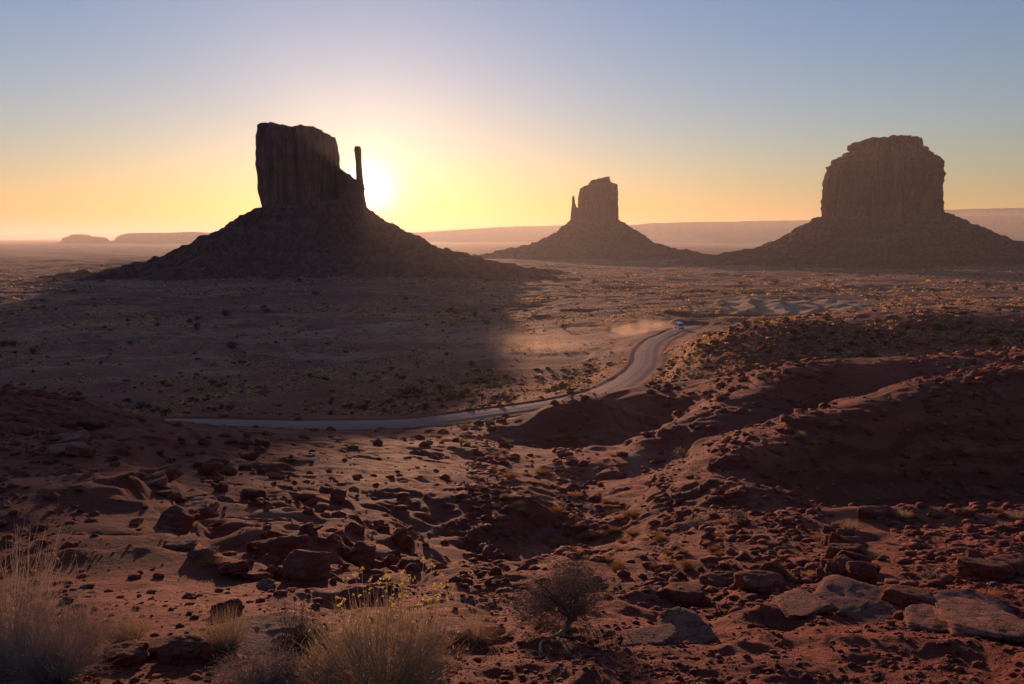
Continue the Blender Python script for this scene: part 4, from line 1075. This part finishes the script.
def cover(name, ids, mat, k, seed, hk):
    g = np.random.default_rng(seed); m_ = len(ids)
    d = g.normal(size=(m_, k, 3)); d[..., 2] = np.abs(d[..., 2]); d /= np.linalg.norm(d, axis=2)[..., None]
    S = s_[ids][:, None, None]
    c = np.stack([x[ids], y[ids], gpoint(x[ids], y[ids])], 1)[:, None, :] + d * S * np.array([0.8, 0.8, hk]) * g.uniform(0.35, 1.0, (m_, k, 1))
    t1 = g.normal(size=(m_, k, 3)); t1 /= np.linalg.norm(t1, axis=2)[..., None]; t2 = np.cross(t1, g.normal(size=(m_, k, 3))); t2 /= np.linalg.norm(t2, axis=2)[..., None]
    q = S * g.uniform(0.22, 0.42, (m_, k, 1))
    v = np.stack([c + t1 * q, c + t2 * q * 0.8, c - t1 * q, c - t2 * q * 0.8], 2).reshape(-1, 3)
    o = mesh_np(name, v, np.arange(len(v)).reshape(-1, 4), mat, smooth=False); return tag(o, None, None, kind='stuff')
cut = g.random(len(rest)) < 0.22
cover('desert_scrub', rest[cut], M_olive, 16, 78, 0.75); cover('dry_grass', rest[~cut], M_gold, 12, 79, 0.55)

# ------------------------------------------------------------------ van on the road, and its dust
def plain(name, col, rough=0.5, spec=0.4, metal=0.0):
    m, t, b = newmat(name); b.inputs['Base Color'].default_value = (*col, 1); b.inputs['Roughness'].default_value = rough; b.inputs['Specular IOR Level'].default_value = spec; b.inputs['Metallic'].default_value = metal
    geo = N(t, 'ShaderNodeNewGeometry'); n_ = noise(t, geo.outputs['Position'], 3.0, 4, 0.6)
    t.links.new(mix(t, math_(t, 'MULTIPLY', n_, 0.35), col, tuple(c * 0.7 + k for c, k in zip(col, (0.05, 0.025, 0.015)))), b.inputs['Base Color']); return m
M_white = plain('white_van_paint', (0.86, 0.86, 0.86), 0.35); M_glass = plain('dark_glass', (0.03, 0.04, 0.05), 0.06, 0.6); M_tyre = plain('black_rubber', (0.03, 0.028, 0.027), 0.9, 0.1)
M_trim = plain('grey_trim', (0.10, 0.10, 0.10), 0.6); M_lamp = plain('lamp_glass', (0.75, 0.75, 0.72), 0.1, 0.6); M_rim = plain('steel_rim', (0.45, 0.45, 0.46), 0.4, 0.5, 0.6)
def prism(name, prof, y0, y1, mat, parent, bev=0.06):
    bm = bmesh.new(); n_ = len(prof)
    A = [bm.verts.new((px, y0, pz)) for px, pz in prof]; B = [bm.verts.new((px, y1, pz)) for px, pz in prof]
    bm.faces.new(A); bm.faces.new(B[::-1])
    for i in range(n_): bm.faces.new((A[i], B[i], B[(i + 1) % n_], A[(i + 1) % n_]))
    bmesh.ops.recalc_face_normals(bm, faces=bm.faces)
    if bev: bmesh.ops.bevel(bm, geom=list(bm.edges), offset=bev, segments=2, affect='EDGES')
    me = bpy.data.meshes.new(name); bm.to_mesh(me); bm.free(); me.materials.append(mat); o = bpy.data.objects.new(name, me); COL.objects.link(o); o.parent = parent; return o
iv = int(np.argmin(np.abs(ROADC[:, 1] - 441)))
tv = ROADC[iv - 3, :2] - ROADC[iv + 3, :2]
van = empty('camper_van', (ROADC[iv, 0] - 0.2, ROADC[iv, 1], ROADC[iv, 2] + EYE + 0.07), math.atan2(tv[1], tv[0]) + 0.62)
van.scale = (1.2, 1.2, 1.2)
tag(van, 'white high-roofed van with a dark windscreen driving on the dirt road', 'van')
# length along x, nose at +x
prism('body', [(-2.9, 0.42), (2.75, 0.42), (2.9, 0.62), (2.88, 1.02), (2.2, 1.28), (1.45, 2.15), (0.9, 2.72), (-2.8, 2.78), (-2.95, 2.5), (-2.95, 0.6)], -1.04, 1.04, M_white, van, 0.08)
prism('windscreen', [(2.17, 1.36), (2.20, 1.38), (1.50, 2.19), (1.46, 2.17)], -0.90, 0.90, M_glass, van, 0)
for s in (-1, 1):
    prism('side_window', [(0.55, 1.45), (1.75, 1.45), (1.2, 2.05), (0.55, 2.05)], s * 1.045 - 0.02, s * 1.045 + 0.02, M_glass, van, 0)
    prism('rear_window', [(-2.3, 1.5), (-0.2, 1.5), (-0.2, 2.1), (-2.3, 2.1)], s * 1.045 - 0.02, s * 1.045 + 0.02, M_glass, van, 0)
    prism('headlight', [(2.86, 0.82), (2.93, 0.82), (2.90, 1.02), (2.80, 1.04)], s * 0.78 - 0.17, s * 0.78 + 0.17, M_lamp, van, 0.01)
    prism('mirror', [(1.95, 1.35), (2.08, 1.35), (2.08, 1.65), (1.95, 1.65)], s * 1.18 - 0.07, s * 1.18 + 0.07, M_trim, van, 0.02)
    for xw in (-1.85, 1.95):
        an = np.linspace(0, 2 * np.pi, 28, endpoint=False)
        wh = prism('wheel', [(xw + 0.37 * math.cos(a), 0.37 + 0.37 * math.sin(a)) for a in an], s * 0.95 - 0.12, s * 0.95 + 0.12, M_tyre, van, 0)
        prism('rim', [(xw + 0.21 * math.cos(a), 0.37 + 0.21 * math.sin(a)) for a in an], s * 1.075 - 0.012, s * 1.075 + 0.012, M_rim, wh, 0)
prism('bumper', [(2.75, 0.36), (3.0, 0.36), (3.0, 0.62), (2.75, 0.62)], -1.0, 1.0, M_trim, van, 0.04)
prism('grille', [(2.88, 0.68), (2.925, 0.68), (2.915, 0.92), (2.87, 0.92)], -0.52, 0.52, M_trim, van, 0)

def dustmat(amount):
    md = bpy.data.materials.new('drifting_dust'); md.use_nodes = True; t = md.node_tree; t.nodes.clear()
    ou = t.nodes.new('ShaderNodeOutputMaterial'); pv = t.nodes.new('ShaderNodeVolumePrincipled'); tc = t.nodes.new('ShaderNodeTexCoord')
    ln = N(t, 'ShaderNodeVectorMath', operation='LENGTH'); t.links.new(tc.outputs['Object'], ln.inputs[0])
    geo = N(t, 'ShaderNodeNewGeometry'); nn = noise(t, geo.outputs['Position'], 0.16, 4, 0.6)
    fall = math_(t, 'SUBTRACT', math_(t, 'ADD', -0.1, math_(t, 'MULTIPLY', nn, 2.0)), ln.outputs['Value'])
    den = math_(t, 'MULTIPLY', math_(t, 'POWER', math_(t, 'MAXIMUM', fall, 0.0), 1.6), amount)
    t.links.new(den, pv.inputs['Density']); pv.inputs['Color'].default_value = (0.85, 0.66, 0.50, 1); pv.inputs['Anisotropy'].default_value = 0.55
    t.links.new(pv.outputs[0], ou.inputs['Volume'])
    return md
MD1, MD2 = dustmat(0.028), dustmat(0.006)
def dust(px, d, sx_, sy_, sz_, md):
    X, Y = mets(px, d), d
    v, f = ICO3; o = mesh_np('dust', v, f, md); o.scale = (sx_, sy_, sz_); o.location = (X, Y, gpoint(X, Y) + sz_ * 0.35); return tag(o, None, None, kind='stuff')
dust(626, 425, 17, 14, 9, MD1); dust(652, 436, 14, 12, 6.5, MD1); dust(668, 446, 8, 7, 4.0, MD1); dust(545, 385, 42, 46, 11, MD2)
